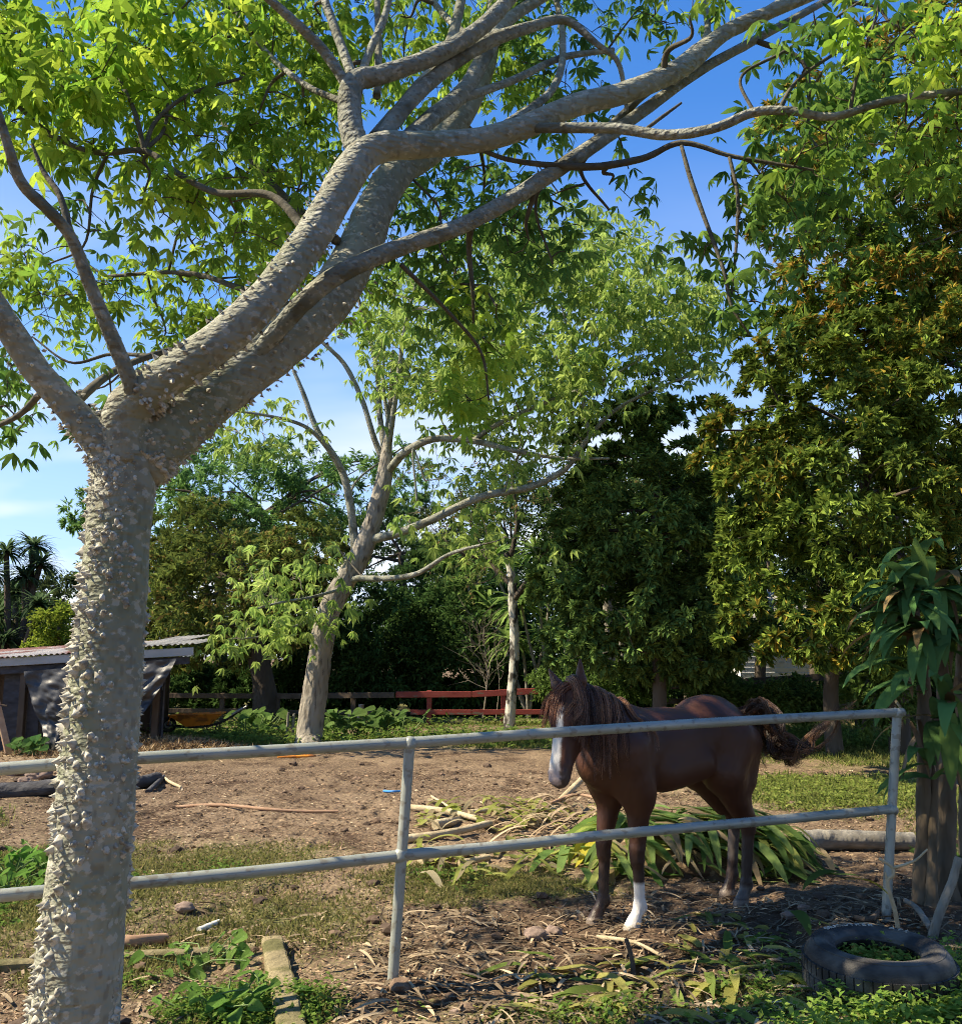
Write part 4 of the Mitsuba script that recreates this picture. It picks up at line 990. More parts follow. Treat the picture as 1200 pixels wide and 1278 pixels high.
yr = 23.5
P = lambda px, py, Y=yr: at(px, py, Y)
plank_fence('red_fence', 'dull red painted two-rail timber fence left of the horse', 'fence',
            [(P(494, 867), P(588, 866.5), .15, 'red_paint'), (P(589, 866.5), P(700, 861), .15, 'red_paint'), (P(512, 889), P(588, 889), .12, 'red_paint'), (P(589, 889), P(700, 888.5), .12, 'red_paint')],
            [(P(535, 900), P(535, 862)[2], .12, 'red_paint'), (P(628, 900), P(628, 861)[2], .12, 'red_paint'), (P(698, 900), P(698, 860)[2], .12, 'red_paint')], None)
plank_fence('dark_fence', 'dark weathered rail fence behind the wheelbarrow and the leaning tree', 'fence',
            [(P(200, 868, 24.6), P(345, 869, 24.6), .13, 'weathered_wood'), (P(200, 887, 24.6), P(345, 887, 24.6), .11, 'weathered_wood'), (P(346, 869, 24.4), P(492, 867.5, 23.6), .14, 'weathered_wood'), (P(346, 889, 24.4), P(508, 889, 23.6), .11, 'weathered_wood')],
            [(P(276, 895, 24.6), P(276, 865, 24.6)[2], .12, 'weathered_wood'), (P(345, 895, 24.4), P(345, 865, 24.4)[2], .12, 'weathered_wood'), (P(440, 895, 24), P(440, 865, 24)[2], .12, 'weathered_wood'), (P(205, 895, 24.6), P(205, 865, 24.6)[2], .12, 'weathered_wood')], None)
plank_fence('stock_fence', 'black-brown rail fence in the shade behind the horse\'s back', 'fence',
            [(P(700, 863, 23), P(820, 857, 21.4), .15, 'weathered_wood'), (P(821, 857, 21.4), P(945, 850, 20.6), .15, 'weathered_wood'), (P(946, 850, 20.6), P(1075, 842, 20), .15, 'weathered_wood'), (P(820, 876, 21.4), P(945, 872, 20.6), .12, 'weathered_wood'), (P(946, 872, 20.6), P(1075, 866, 20), .12, 'weathered_wood')],
            [(P(821, 885, 21.4), P(821, 852, 21.4)[2], .13, 'weathered_wood'), (P(945, 885, 20.6), P(945, 846, 20.6)[2], .13, 'weathered_wood'), (P(1072, 885, 20), P(1072, 838, 20)[2], .13, 'weathered_wood')], None)

# ------------------------------------------------------------------ shed
S = thing('shed', 'low open-fronted shed with a rusty sheet roof at the left edge', 'shed')
ys, yb = 17.0, 20.4
xl, xr = -12.0, at(243, 808, ys)[0]
zl, zr = 1.50, at(243, 806, ys)[2]
ztop = lambda x, y: zl + (zr - zl) * np.clip((x - xl) / (xr - xl), 0, 1) + (y - ys) * (.075 if x < -6.5 else .085)


def corrugated(x0, x1, y0, y1, dz=0.0, pitch=.105, amp=.014):
    n = max(4, int((x1 - x0) / pitch * 6))
    xs = np.linspace(x0, x1, n)
    V = []
    for y in (y0, (y0 + y1) / 2, y1):
        z = np.array([ztop(x, y) for x in xs]) + amp * np.cos((xs - x0) / pitch * 2 * np.pi) + dz
        V.append(np.stack([xs, np.full(n, y), z], 1))
    V = np.vstack(V)
    fs = []
    for r in range(2):
        for k in range(n - 1):
            a = r * n + k
            fs.append([a, a + 1, a + n + 1, a + n])
    V2 = V - [0, 0, .006]
    return np.vstack([V, V2]), np.vstack([np.array(fs), np.array(fs)[:, ::-1] + len(V)])


x = xl
k = 0
while x < xr - .05:
    x1 = min(x + .78, xr)
    grey = x > -6.75
    obj('roof_sheet', corrugated(x, x1 + .04, ys - .14 + (k % 3) * .02, yb if x < -6.8 else yb - 3.3 * (x + 6.8) / 1.5, .004 * (k % 2) + (.05 if grey else 0)), 'grey_roof' if grey else 'rusty_roof', S, smooth=50)
    x = x1; k += 1
obj('fascia', beam([xl, ys - .05, ztop(xl, ys) - .10], [xr, ys - .05, ztop(xr, ys) - .10], .03, .15), 'zinc', S)
obj('beam', beam([xl, ys + .05, ztop(xl, ys) - .24], [xr - .1, ys + .05, ztop(xr, ys) - .26], .08, .14), 'charred_wood', S)
xw = at(200, 880, ys)[0]
for px_ in (-20, 24, 120, 192):
    xx = at(px_, 880, ys)[0]
    obj('post', beam([xx, ys + .12, -.1], [xx, ys + .12, ztop(xx, ys) - .20], .11, .11), 'weathered_wood', S)
for k in range(13):
    xx = xl + .2 + k * .405
    obj('back_board', box((xx, yb - .1, .78), (.41, .03, 1.75 + .01 * (k % 3)), bev=.004), 'weathered_wood', S)
for k in range(8):
    yy = ys + .3 + k * .41
    obj('side_board', box((xw - .06 - (yy - ys - .3) * .42, yy, .80), (.03, .44, 1.7 + .02 * (k % 2)), yaw=.40, bev=.004), 'charred_wood', S)
for xx, w_ in ((at(8, 880, ys)[0], .34), (at(36, 880, ys)[0], .22)):
    obj('front_board', box((xx, ys + .20, .70), (w_, .03, 1.56), bev=.004), 'charred_wood', S)
pl = thing('leaning_plank', 'tan plank leaning against the shed front at the left edge', 'plank')
obj('board', beam(at(11, 942, ys - .5), at(-6, 868, ys - .05), .12, .035), 'stick_wood', pl)
obj('brace', beam(at(-6, 880, ys - .12), at(9, 881, ys - .06), .05, .03), 'weathered_wood', pl)

# tarpaulin hung across the front
rt2 = np.random.default_rng(41)
nu, nv = 110, 60
TP, TF = [], []
for j in range(nv):
    s = j / (nv - 1)
    for i in range(nu):
        u = i / (nu - 1)
        top = at(34 + u * (222 - 34), 838 - u * 16, ys - .06)
        xb = 68 + (160 - 68) * u if u > .02 else 66
        bot = at(xb, 938 - u * 22, ys - .25)
        sway = s ** 1.25
        q = top * (1 - sway) + bot * sway
        q[2] = top[2] * (1 - s) + bot[2] * s
        f_ = .05 * math.sin(u * 19 + 5 * s + 3 * math.sin(s * 4 + u * 6)) * (.25 + s) + .26 * (meshkit.fbm(np.array([u * 7 + s * 3, s * 5 - u * 4, 2.0]), 3, 4) - .5) * (.4 + s)
        q[1] -= .02 + .12 * abs(math.sin(s * 2.2)) * 0 + f_ + .06 + (.10 * s)
        TP.append(q)
for j in range(nv - 1):
    for i in range(nu - 1):
        a = j * nu + i
        TF.append([a, a + nu, a + nu + 1, a + 1])
TP = np.array(TP)
tpn = TP + [0, .006, 0]
obj('tarpaulin', (np.vstack([TP, tpn]), np.vstack([np.array(TF), np.array(TF)[:, ::-1] + len(TP)])), 'tarp', smooth=True, label='dark grey plastic sheet hanging in folds across the shed front', cat='tarpaulin')

# ------------------------------------------------------------------ wheelbarrow
WB = thing('wheelbarrow', 'rusty orange wheelbarrow standing behind the straw mound right of the shed', 'wheelbarrow')
wx, wy = at(247, 905, 19.6)[0], 19.6
wz = float(gh(wx, wy)) + .13


def Wp(x, y, z):
    ca, sa = math.cos(.12), math.sin(.12)
    return np.array([wx + x * ca - y * sa, wy + x * sa + y * ca, wz + z])


top_ = [(-.56, -.22, .36), (.50, -.31, .40), (.50, .31, .40), (-.56, .22, .36)]
bot_ = [(-.22, -.15, .13), (.26, -.19, .17), (.26, .19, .17), (-.22, .15, .13)]
outer = Manifold.hull_points(np.array([Wp(*p) for p in top_ + bot_]))
inner = Manifold.hull_points(np.array([Wp(p[0] * .965, p[1] * .94, p[2] + .02) for p in top_] + [Wp(p[0] * .95, p[1] * .9, p[2] + .018) for p in bot_]))
obj('tray', outer - inner, 'rusty_orange', WB)
rim = np.array([Wp(*p) for p in top_ + top_[:1]])
obj('rim', join([tube(rim[k:k + 2], .014, 8) for k in range(4)]), 'rusty_orange', WB, smooth=40)
for s in (-1, 1):
    obj('handle', tube(spline([Wp(-.62, s * .05, .16), Wp(-.1, s * .15, .12), Wp(.45, s * .25, .20), Wp(.92, s * .29, .50)], 16), .019, 10), 'black_paint', WB, smooth=40)
    obj('grip', tube(spline([Wp(.72, s * .275, .377), Wp(.94, s * .29, .513)], 4), .024, 10), 'grey_metal', WB, smooth=40)
    obj('leg', tube(spline([Wp(.12, s * .2, .14), Wp(.20, s * .22, .0), Wp(.36, s * .22, .0), Wp(.42, s * .24, .19)], 14), .014, 8), 'black_paint', WB, smooth=40)
wc_ = Wp(-.60, 0, .17)
tw_ = trimesh.creation.torus(.125, .042, 24, 10).apply_transform(trimesh.transformations.rotation_matrix(math.pi / 2 - .0, [1, 0, 0])).apply_transform(trimesh.transformations.rotation_matrix(.12, [0, 0, 1]))
tw_.apply_translation(wc_)
obj('wheel', tw_, 'rubber', WB, smooth=True)
hubm = trimesh.creation.cylinder(.075, .05, sections=20).apply_transform(trimesh.transformations.rotation_matrix(math.pi / 2, [1, 0, 0])).apply_transform(trimesh.transformations.rotation_matrix(.12, [0, 0, 1]))
hubm.apply_translation(wc_)
obj('hub', hubm, 'grey_metal', WB + '__wheel', smooth=30)
obj('brace', join([tube(np.array([Wp(-.53, s * .17, .34), Wp(-.60, s * .06, .17)]), .012, 6) for s in (-1, 1)]), 'rusty_orange', WB, smooth=40)
# ------------------------------------------------------------------ horse
def surface_nets(Fv, o, h):
    """Naive surface nets: the zero surface of the grid of values Fv (origin o, spacing h) as (vertices, quads)."""
    ins = Fv < 0
    n = np.array(Fv.shape) - 1
    acc, cnt = np.zeros((*n, 3), np.float32), np.zeros(n, np.float32)
    corner = lambda A, c: A[c[0]:c[0] + n[0], c[1]:c[1] + n[1], c[2]:c[2] + n[2]]
    for ax in range(3):
        for b in (0, 1):
            for c in (0, 1):
                c0 = [0, 0, 0]; others = [k for k in range(3) if k != ax]
                c0[others[0]], c0[others[1]] = b, c
                c1 = list(c0); c1[ax] = 1
                va, vb = corner(Fv, c0), corner(Fv, c1)
                x = corner(ins, c0) != corner(ins, c1)
                t = np.where(x, va / np.where(x, va - vb, 1), 0)
                cnt += x
                for k in range(3):
                    acc[..., k] += x * (t if k == ax else c0[k])
    act = cnt > 0
    idx = -np.ones(n, int); idx[act] = np.arange(act.sum())
    pos = (np.stack(np.nonzero(act), 1) + acc[act] / cnt[act][:, None]) * h + o
    quads = []
    for ax in range(3):
        sl0 = [slice(None)] * 3; sl1 = [slice(None)] * 3
        sl0[ax], sl1[ax] = slice(0, -1), slice(1, None)
        a, b = ins[tuple(sl0)], ins[tuple(sl1)]
        e = np.stack(np.nonzero(a != b), 1)
        o1, o2 = [(1, 2), (2, 0), (0, 1)][ax]
        e = e[(e[:, o1] > 0) & (e[:, o2] > 0) & (e[:, o1] < n[o1]) & (e[:, o2] < n[o2]) & (e[:, ax] < n[ax])]
        q = []
        for d1, d2 in ((0, 0), (1, 0), (1, 1), (0, 1)):
            g = e.copy(); g[:, o1] -= d1; g[:, o2] -= d2
            q.append(idx[g[:, 0], g[:, 1], g[:, 2]])
        q = np.stack(q, 1)
        flip = ~a[e[:, 0], e[:, 1], e[:, 2]]
        q[flip] = q[flip][:, ::-1]
        quads.append(q)
    q = np.vstack(quads)
    return pos, q[:, ::-1][(q >= 0).all(1)]


HF, HO = np.array([-.825, -.565]), np.array([1.272, 6.499])
HL = np.array([.565, -.825])
HZ = float(gh(1.2, 6.45)) - .005


def HW(p):
    p = np.asarray(p, float)
    return np.stack([HO[0] + p[..., 0] * HF[0] + p[..., 1] * HL[0], HO[1] + p[..., 0] * HF[1] + p[..., 1] * HL[1], HZ + p[..., 2]], -1)


def HI(w):
    d = w[:2] - HO
    return np.array([d @ HF, d @ HL, w[2] - HZ])


hP, hM = np.array([.93, .10, 1.475]), np.array([1.145, .225, .955])
ha = unit(hM - hP); hn = np.array([.93, .36, 0]); hn = unit(hn - ha * (hn @ ha)); hl = np.cross(ha, hn)
Hd = lambda a, n_, l=0.0: hP + ha * a + hn * n_ + hl * l          # a point of the head
PR = []     # (a, b, ra, rb, squash axis, squash, k)


def cone(a, b, ra, rb, k=.05, sq=None, s=1.0):
    PR.append((np.array(a, float), np.array(b, float), ra, rb, k, sq, s))


Yx = np.array([0, 1.0, 0])
# trunk
cone((.44, 0, 1.085), (.02, 0, 1.085), .272, .255, .06, Yx, .84)
cone((.02, 0, 1.085), (-.42, 0, 1.17), .255, .225, .08, Yx, .88)
cone((-.40, 0, 1.17), (-.60, 0, 1.15), .250, .20, .08, Yx, .92)
cone((.36, 0, 1.28), (.05, 0, 1.24), .085, .075, .08, Yx, .8)
cone((-.30, 0, 1.30), (-.50, 0, 1.31), .11, .11, .08)
cone((-.62, 0, 1.30), (-.79, 0, 1.25), .075, .04, .06)
cone((.52, 0, 1.06), (.60, 0, 1.04), .20, .165, .07, Yx, .95)
# neck
cone((.48, 0, 1.20), (.70, .02, 1.33), .205, .150, .08, Yx, .66)
cone((.70, .02, 1.33), (.90, .085, 1.43), .150, .105, .06, Yx, .68)
# head
cone(Hd(.03, -.03), Hd(.16, -.015), .098, .104, .04)
cone(Hd(.14, .006), Hd(.44, .002), .086, .058, .04)
cone(Hd(.12, -.13, 0), Hd(.20, -.125, 0), .098, .098, .05, hl, .72)
cone(Hd(.20, -.115), Hd(.46, -.045), .085, .050, .05, hl, .8)
cone(Hd(.46, -.008), Hd(.530, -.015), .066, .058, .03)
cone(Hd(.50, -.068), Hd(.525, -.062), .036, .034, .02)
for s in (-1, 1):
    cone(Hd(.13, .03, s * .064), Hd(.17, .035, s * .072), .034, .032, .025)        # brow
    cone(Hd(.51, .026, s * .036), Hd(.54, .016, s * .034), .026, .024, .015)       # nostril rim
    out = .075 if s > 0 else .06
# ears: the left one upright, the right one turned out
EARS = [(Hd(-.03, -.01, .062), unit(np.array([0.02, .02, 1.0]))), (Hd(-.015, -.005, -.070), unit(np.array([.0, -.50, .62])))]
if (HW(hP + hl) - HW(hP))[0] < 0:
    EARS = [(Hd(-.03, -.01, -.062), EARS[0][1]), (Hd(-.015, -.005, .070), EARS[1][1])]
for b, d in EARS:
    cone(b, b + d * .06, .032, .040, .02)
    cone(b + d * .06, b + d * .20, .040, .008, .015)
# muscles that show: shoulder blade, point of shoulder, forearm, haunch, rib edge
for s in (-1, 1):
    cone((.36, s * .15, 1.25), (.52, s * .17, 1.03), .075, .085, .035)
    cone((.50, s * .175, 1.02), (.43, s * .175, .90), .075, .080, .03)
    cone((-.38, s * .155, 1.24), (-.42, s * .17, 1.14), .09, .09, .04)
    cone((-.48, s * .165, 1.06), (-.40, s * .175, .94), .11, .095, .03)
    cone((.16, s * .13, .96), (-.14, s * .15, 1.0), .13, .12, .05)
# forelegs
FL = {1: (.46, .125, 0.0), -1: (.555, -.12, .02)}
for s in (1, -1):
    hx, hyy, _ = FL[s]
    cone((.50, s * .12, 1.12), (.42, s * .135, .86), .165, .125, .06)
    cone((.46, s * .13, .92), (.40, s * .135, .80), .12, .095, .05)
    kx = (.415 if s > 0 else .47)
    cone((.40, s * .135, .82), (kx, s * .128, .52), .088, .052, .04)
    cone((kx + .008, s * .128, .49), (kx + .008, s * .128, .43), .051, .046, .02)
    fx = (.405 if s > 0 else .49)
    cone((kx, s * .127, .43), (fx, s * .125, .17), .038, .034, .02)
    cone((fx, s * .125, .155), (fx - .005, s * .125, .14), .043, .043, .015)
    cone((fx + .005, s * .125, .14), (hx, hyy, .06), .036, .038, .015)
    cone((hx, hyy, .065), (hx + .022, hyy, .018), .044, .055, .008)
# hind legs
for s, dx in ((1, 0.0), (-1, -.14)):
    cone((-.50, s * .12, 1.13), (-.40 + dx * .3, s * .14, .92), .19, .15, .06)
    cone((-.64, s * .11, 1.10), (-.58 + dx * .5, s * .13, .86), .145, .12, .06)
    cone((-.42 + dx * .4, s * .14, .90), (-.58 + dx * .8, s * .13, .64), .135, .075, .05)
    cone((-.55 + dx * .7, s * .13, .80), (-.655 + dx, s * .125, .60), .085, .040, .04)
    hk = (-.66 + dx, s * .122, .555)
    cone((hk[0] + .02, hk[1], .60), (hk[0], hk[1], .52), .062, .055, .03)
    cone((hk[0] - .012, hk[1], .60), (hk[0] - .02, hk[1], .64), .035, .022, .02)
    cone((hk[0], hk[1], .52), (hk[0] + .045, hk[1], .17), .045, .036, .02)
    cone((hk[0] + .043, hk[1], .155), (hk[0] + .043, hk[1], .14), .045, .045, .015)
    cone((hk[0] + .05, hk[1], .14), (hk[0] + .09, hk[1], .06), .037, .039, .015)
    cone((hk[0] + .09, hk[1], .065), (hk[0] + .112, hk[1], .018), .044, .056, .008)

hh = .0125
lo, hi = np.array([-.98, -.36, -.03]), np.array([1.32, .42, 1.72])
gxx = [np.arange(lo[k], hi[k], hh) for k in range(3)]
shape = tuple(len(g) for g in gxx)
Fv = np.full(shape, .5, np.float32)
for a, b, ra, rb, k, sq, s in PR:
    m = max(ra, rb) / min(1, s) + .12
    l_, h_ = np.minimum(a, b) - m, np.maximum(a, b) + m
    i0 = [max(0, int((l_[q] - lo[q]) / hh)) for q in range(3)]
    i1 = [min(shape[q], int((h_[q] - lo[q]) / hh) + 2) for q in range(3)]
    X, Yg, Z = np.meshgrid(*[gxx[q][i0[q]:i1[q]] for q in range(3)], indexing='ij')
    p = np.stack([X, Yg, Z], -1) - a
    d = b - a
    if sq is not None:
        p = p + sq * (p @ sq)[..., None] * (1 / s - 1)
        d = d + sq * (d @ sq) * (1 / s - 1)
    t = np.clip(p @ d / max(d @ d, 1e-9), 0, 1)
    v_ = np.linalg.norm(p - t[..., None] * d, axis=-1) - (ra + (rb - ra) * t)
    v_ = v_ * min(1, s)
    S_ = tuple(slice(i0[q], i1[q]) for q in range(3))
    o_ = Fv[S_]
    hmix = np.clip(.5 + .5 * (o_ - v_) / k, 0, 1)
    Fv[S_] = o_ * (1 - hmix) + v_ * hmix - k * hmix * (1 - hmix)
# hollows: nostrils, mouth, ears
def carve(c, r, k=.008):
    X, Yg, Z = np.meshgrid(*gxx, indexing='ij') if False else (None, None, None)


hv, hq = surface_nets(Fv, lo, hh)
hf = np.vstack([hq[:, [0, 1, 2]], hq[:, [0, 2, 3]]])
tmh = trimesh.Trimesh(hv, hf, process=False)
if tmh.volume < 0: hf = hf[:, ::-1]; tmh = trimesh.Trimesh(hv, hf, process=False)
trimesh.smoothing.filter_taubin(tmh, iterations=6)
hv = np.array(tmh.vertices)
# nostrils pressed in
for s in (-1, 1):
    c = Hd(.528, .036, s * .044)
    w_ = np.exp(-(np.linalg.norm(hv - c, axis=1) / .014) ** 2)
    hv = hv - hn * (w_ * .016)[:, None]
rel = hv - hP
ta, tn, tl = rel @ ha, rel @ hn, rel @ hl
nz_ = meshkit.fbm(hv * 3.5, 3, 2)[:, None]
col = np.array([.066, .026, .0145]) * (.75 + .5 * nz_)
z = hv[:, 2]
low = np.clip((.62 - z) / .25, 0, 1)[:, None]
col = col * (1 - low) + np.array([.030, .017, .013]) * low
head = (hv[:, 0] > .80) & (z > .85)
ed = .006 * (meshkit.noise(hv * 60, 3) - .5)
wid = np.where(ta < .17, .006 + .10 * np.clip(ta - .10, 0, 1) * 2.0, .030 + .05 * np.clip(ta - .17, 0, 1)) + .010 * np.exp(-((ta - .12) / .03) ** 2)
side_off = .012 * np.clip((ta - .15) / .2, 0, 1) * (-1 if (HW(hP + hl) - HW(hP))[0] > 0 else 1)
blaze = np.clip((wid - np.abs(tl - side_off) + ed) / .007, 0, 1) * np.clip((tn + .005) / .02, 0, 1) * np.clip((ta - .06) / .02, 0, 1) * np.clip((.60 - ta) / .05, 0, 1) * head
col = col * (1 - blaze[:, None]) + np.array([.56, .54, .52]) * blaze[:, None]
muz = (np.clip((ta - .46) / .06, 0, 1) * head)[:, None]
col = col * (1 - muz * .8) + np.where(blaze[:, None] > .4, np.array([.36, .25, .23]), np.array([.07, .05, .045])) * muz * .8
sock = np.clip((.30 - z + .5 * ed) / .02, 0, 1) * ((hv[:, 0] > .2) & (hv[:, 1] > 0))
sock2 = np.clip((.40 - np.abs(z - .36) * 3.4) / .10, 0, 1) * ((hv[:, 0] < -.2) & (hv[:, 1] < 0)) * np.clip((hv[:, 0] + .80) / .03, 0, 1) * .08 + np.clip((.045 - np.abs(z - .10)) / .015, 0, 1) * ((hv[:, 0] < -.2) & (hv[:, 1] > 0)) * .12
sock = np.maximum(sock, sock2)[:, None]
col = col * (1 - sock) + np.array([.60, .58, .55]) * sock
hoof = (np.clip((.058 - z) / .008, 0, 1))[:, None]
hoofc = np.where((sock > .5), np.array([.40, .36, .31]), np.array([.16, .125, .10]))
col = col * (1 - hoof) + hoofc * hoof
HR = 'horse'
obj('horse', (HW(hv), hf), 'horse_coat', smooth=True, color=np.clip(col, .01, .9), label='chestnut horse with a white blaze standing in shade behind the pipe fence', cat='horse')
COUNT['horse'] = 1
for s in (-1, 1):
    e = trimesh.creation.icosphere(3, .0205); e.apply_translation(HW(Hd(.160, .020, s * .092)))
    obj('eye', e, 'horse_eye', HR, smooth=True)
# mouth line and nostril darkness follow from shape; hair next
rh = np.random.default_rng(9)


def sdf(p):
    i = np.clip(((p - lo) / hh), 0, np.array(shape) - 2)
    j = i.astype(int); t = i - j
    out = 0
    for c in np.ndindex(2, 2, 2):
        w = np.prod(np.where(np.array(c) == 1, t, 1 - t), -1)
        out = out + w * Fv[j[:, 0] + c[0], j[:, 1] + c[1], j[:, 2] + c[2]]
    return out


def push_out(p, gap):
    for _ in range(4):
        e = np.eye(3) * .01
        g = unit(np.stack([sdf(p + e[k]) - sdf(p - e[k]) for k in range(3)], -1))
        p = p + g * np.maximum(gap - sdf(p), 0)[:, None]
    return p


def hair(roots, fall, n, key, name, c0, c1, r=.0035, spread=.02, seg=11, per=18, gap=(.003, .022)):
    """Locks of hair, PER strands each, that start apart and run together towards their tips."""
    parts, cols = [], []
    rs = spline(np.asarray(roots), 60)
    for _ in range(n // per):
        s = rh.random()
        root = rs[int(s * 59)]
        tipd = rh.normal(size=3) * spread
        path = fall(root, s) + (np.linspace(0, 1, 5) ** 1.3)[:, None] * tipd
        wav = rh.normal(size=3) * .004
        tone = leaf_cols(1, c0, c1, rh, .15)
        g0 = rh.uniform(*gap)
        for _ in range(per):
            q = path + rh.normal(size=3) * .011 * np.linspace(1, .35, 5)[:, None]
            q = q[:1] + (q - q[:1]) * rh.uniform(.8, 1.05)
            p = spline(q, seg) + np.sin(np.linspace(0, 7, seg) + s * 9)[:, None] * wav
            p = push_out(p, np.full(seg, g0 * rh.uniform(.7, 1.3)))
            vv, ff = tube(HW(p), np.linspace(r, r * .25, seg) * rh.uniform(.6, 1.3), 4, cap=False)
            parts.append((vv, ff)); cols.append(np.tile(tone * rh.uniform(.8, 1.25), (len(vv), 1)))
    obj(name, join(parts), 'horse_hair', key, smooth=True, color=np.clip(np.vstack(cols), .01, .9))


lat = np.array([0, 1.0, 0])
crest = [(.42, .0, 1.375), (.58, .01, 1.435), (.75, .03, 1.50), (.90, .09, 1.56), (.93, .10, 1.565)]


def mane_fall(root, s):
    L = .24 + .20 * math.sin(s * 3.1) ** 1.5 + rh.uniform(-.10, .08)
    sd = rh.uniform(.10, .14)
    return np.array([root, root + [.012, .07, -.02], root + [.015, sd, -.14], root + [.02 + .04 * s, sd + .035, -.14 - (L - .14) * .55], root + [.03 + .08 * s, sd + .055, -L]])


hair(crest, mane_fall, 1150, HR, 'mane', (.05, .02, .012), (.30, .14, .07), .0024, .022)


IL = -1.0 if (HW(hP + hl) - HW(hP))[0] > 0 else 1.0      # the forelock lies to the horse's right


def fore_fall(root, s):
    L = rh.uniform(.12, .27); w_ = IL * (.012 + s * .085) + rh.normal() * .008
    return np.array([root, Hd(.02, .085, w_ * .6), Hd(.08, .095, w_), Hd(.08 + (L - .08) * .55, .095, w_ * 1.1), Hd(.03 + L, .085, w_ * 1.15)])


hair([Hd(-.055, .02, -.05), Hd(-.06, .03, 0), Hd(-.055, .02, .05)], fore_fall, 400, HR, 'forelock', (.09, .030, .015), (.28, .105, .045), .0026, .012, gap=(.002, .010))
tail0 = HW(np.array([-.80, 0, 1.27]))
tY = tail0[1]


def tail_hair(n, per=20):
    parts, cols = [], []
    for k in range(n // per):
        root = tail0 + rh.normal(size=3) * .014 + np.array([0, 0, rh.uniform(-.05, .03)])
        j = lambda px, py, Y, s: at(px + rh.normal() * s * 1.35, py + rh.normal() * s * 1.2, Y + rh.normal() * .06)
        pth = [root, j(948, 880, tY - .02, 3), j(962, 906, tY - .05, 5), j(977, 932, tY - .10, 7)]
        kind = rh.random()
        if kind < .14:
            pth += [j(1000, 940, tY - .12, 5), j(1022, 912, tY - .12, 6), j(1045, 888, tY - .12, 4), j(1070, 879, tY - .10, 4)]
        elif kind < .70:
            pth += [j(990, 942, tY - .12, 5), j(1003, 938, tY - .12, 6)]
        else:
            pth = [root, j(942, 890, tY - .03, 4), j(948, 920, tY - .06, 6), j(954, 950, tY - .08, 8)]
        pth = np.array(pth); m = len(pth)
        tone = leaf_cols(1, (.045, .022, .013), (.22, .115, .06), rh, .15)
        for _ in range(per):
            q = pth + rh.normal(size=3) * .017 * np.linspace(.4, 1, m)[:, None] * np.linspace(1, .5, m)[:, None]
            sg = 16
            full = spline(q, 24)[:int(rh.integers(17, 25))]
            vv, ff = tube(full, np.linspace(.0034, .0008, len(full)) * rh.uniform(.6, 1.2), 3, cap=False)
            parts.append((vv, ff)); cols.append(np.tile(np.clip(tone * rh.uniform(.75, 1.3), .01, .9), (len(vv), 1)))
    obj('tail', join(parts), 'horse_hair', HR, smooth=True, color=np.vstack(cols))


tail_hair(1000)

# ------------------------------------------------------------------ tyre
TY = thing('old_tyre', 'worn black tyre lying flat in the weeds at the lower right', 'tyre')
tc = np.array([2.05, 5.06, .075]); tR = .365
tilt = np.array([[1, 0, 0], [0, math.cos(.03), -math.sin(.03)], [0, math.sin(.03), math.cos(.03)]])
prof = np.array([(.205, -.085), (.212, -.10), (.25, -.118), (.29, -.125), (.33, -.115), (.355, -.095), (.368, -.07), (.372, 0), (.368, .07), (.355, .095), (.33, .115), (.31, .122), (.29, .125), (.25, .118), (.212, .10), (.205, .085), (.22, .06), (.30, .05), (.335, 0), (.30, -.05), (.22, -.06)])
ns = 72
th = np.arange(ns) * 2 * np.pi / ns
pp = prof * [.985, 1.30]
tv = np.stack([pp[None, :, 0] * np.cos(th)[:, None], pp[None, :, 0] * np.sin(th)[:, None], np.repeat(pp[None, :, 1], ns, 0)], -1).reshape(-1, 3)
tv *= (1 + .02 * (meshkit.fbm(tv * 5, 2, 3) - .5))[:, None]
m_ = len(pp)
i_, j_ = np.meshgrid(np.arange(ns), np.arange(m_), indexing='ij')
tf = np.stack([i_ * m_ + j_, ((i_ + 1) % ns) * m_ + j_, ((i_ + 1) % ns) * m_ + (j_ + 1) % m_, i_ * m_ + (j_ + 1) % m_], -1).reshape(-1, 4)
TW = lambda p: p @ tilt.T + tc
obj('carcass', (TW(tv), tf), 'rubber', TY, smooth=35)
for k in range(54):
    a = k * 2 * np.pi / 54
    for row, zz_ in enumerate((-.062, -.008, .046)):
        aa = a + (.5 * 2 * np.pi / 54 if row == 1 else 0)
        if math.sin(aa) > .55 or row == 0 and math.sin(aa) > 0: continue
        ca, sa = math.cos(aa), math.sin(aa)
        R = np.array([[ca, -sa, 0], [sa, ca, 0], [0, 0, 1]])
        obj('tread_block', (lambda b: (TW(b[0]), b[1]))(box(np.array([ca, sa, 0]) * .3665 + [0, 0, zz_ * 1.3], (.018, .036, .056), R=R)), 'rubber', TY)
sr = np.array([(.272, .121), (.274, .1255), (.279, .1255), (.281, .122)])
for r_ in (.262, .318):
    ring = np.stack([r_ * np.cos(th), r_ * np.sin(th), np.full(ns, .1195 * 1.3 if r_ < .3 else .1180 * 1.3)], -1)
    obj('sidewall_ridge', tube(TW(np.vstack([ring, ring[:1]])), .0035, 6, cap=False), 'rubber', TY, smooth=True)
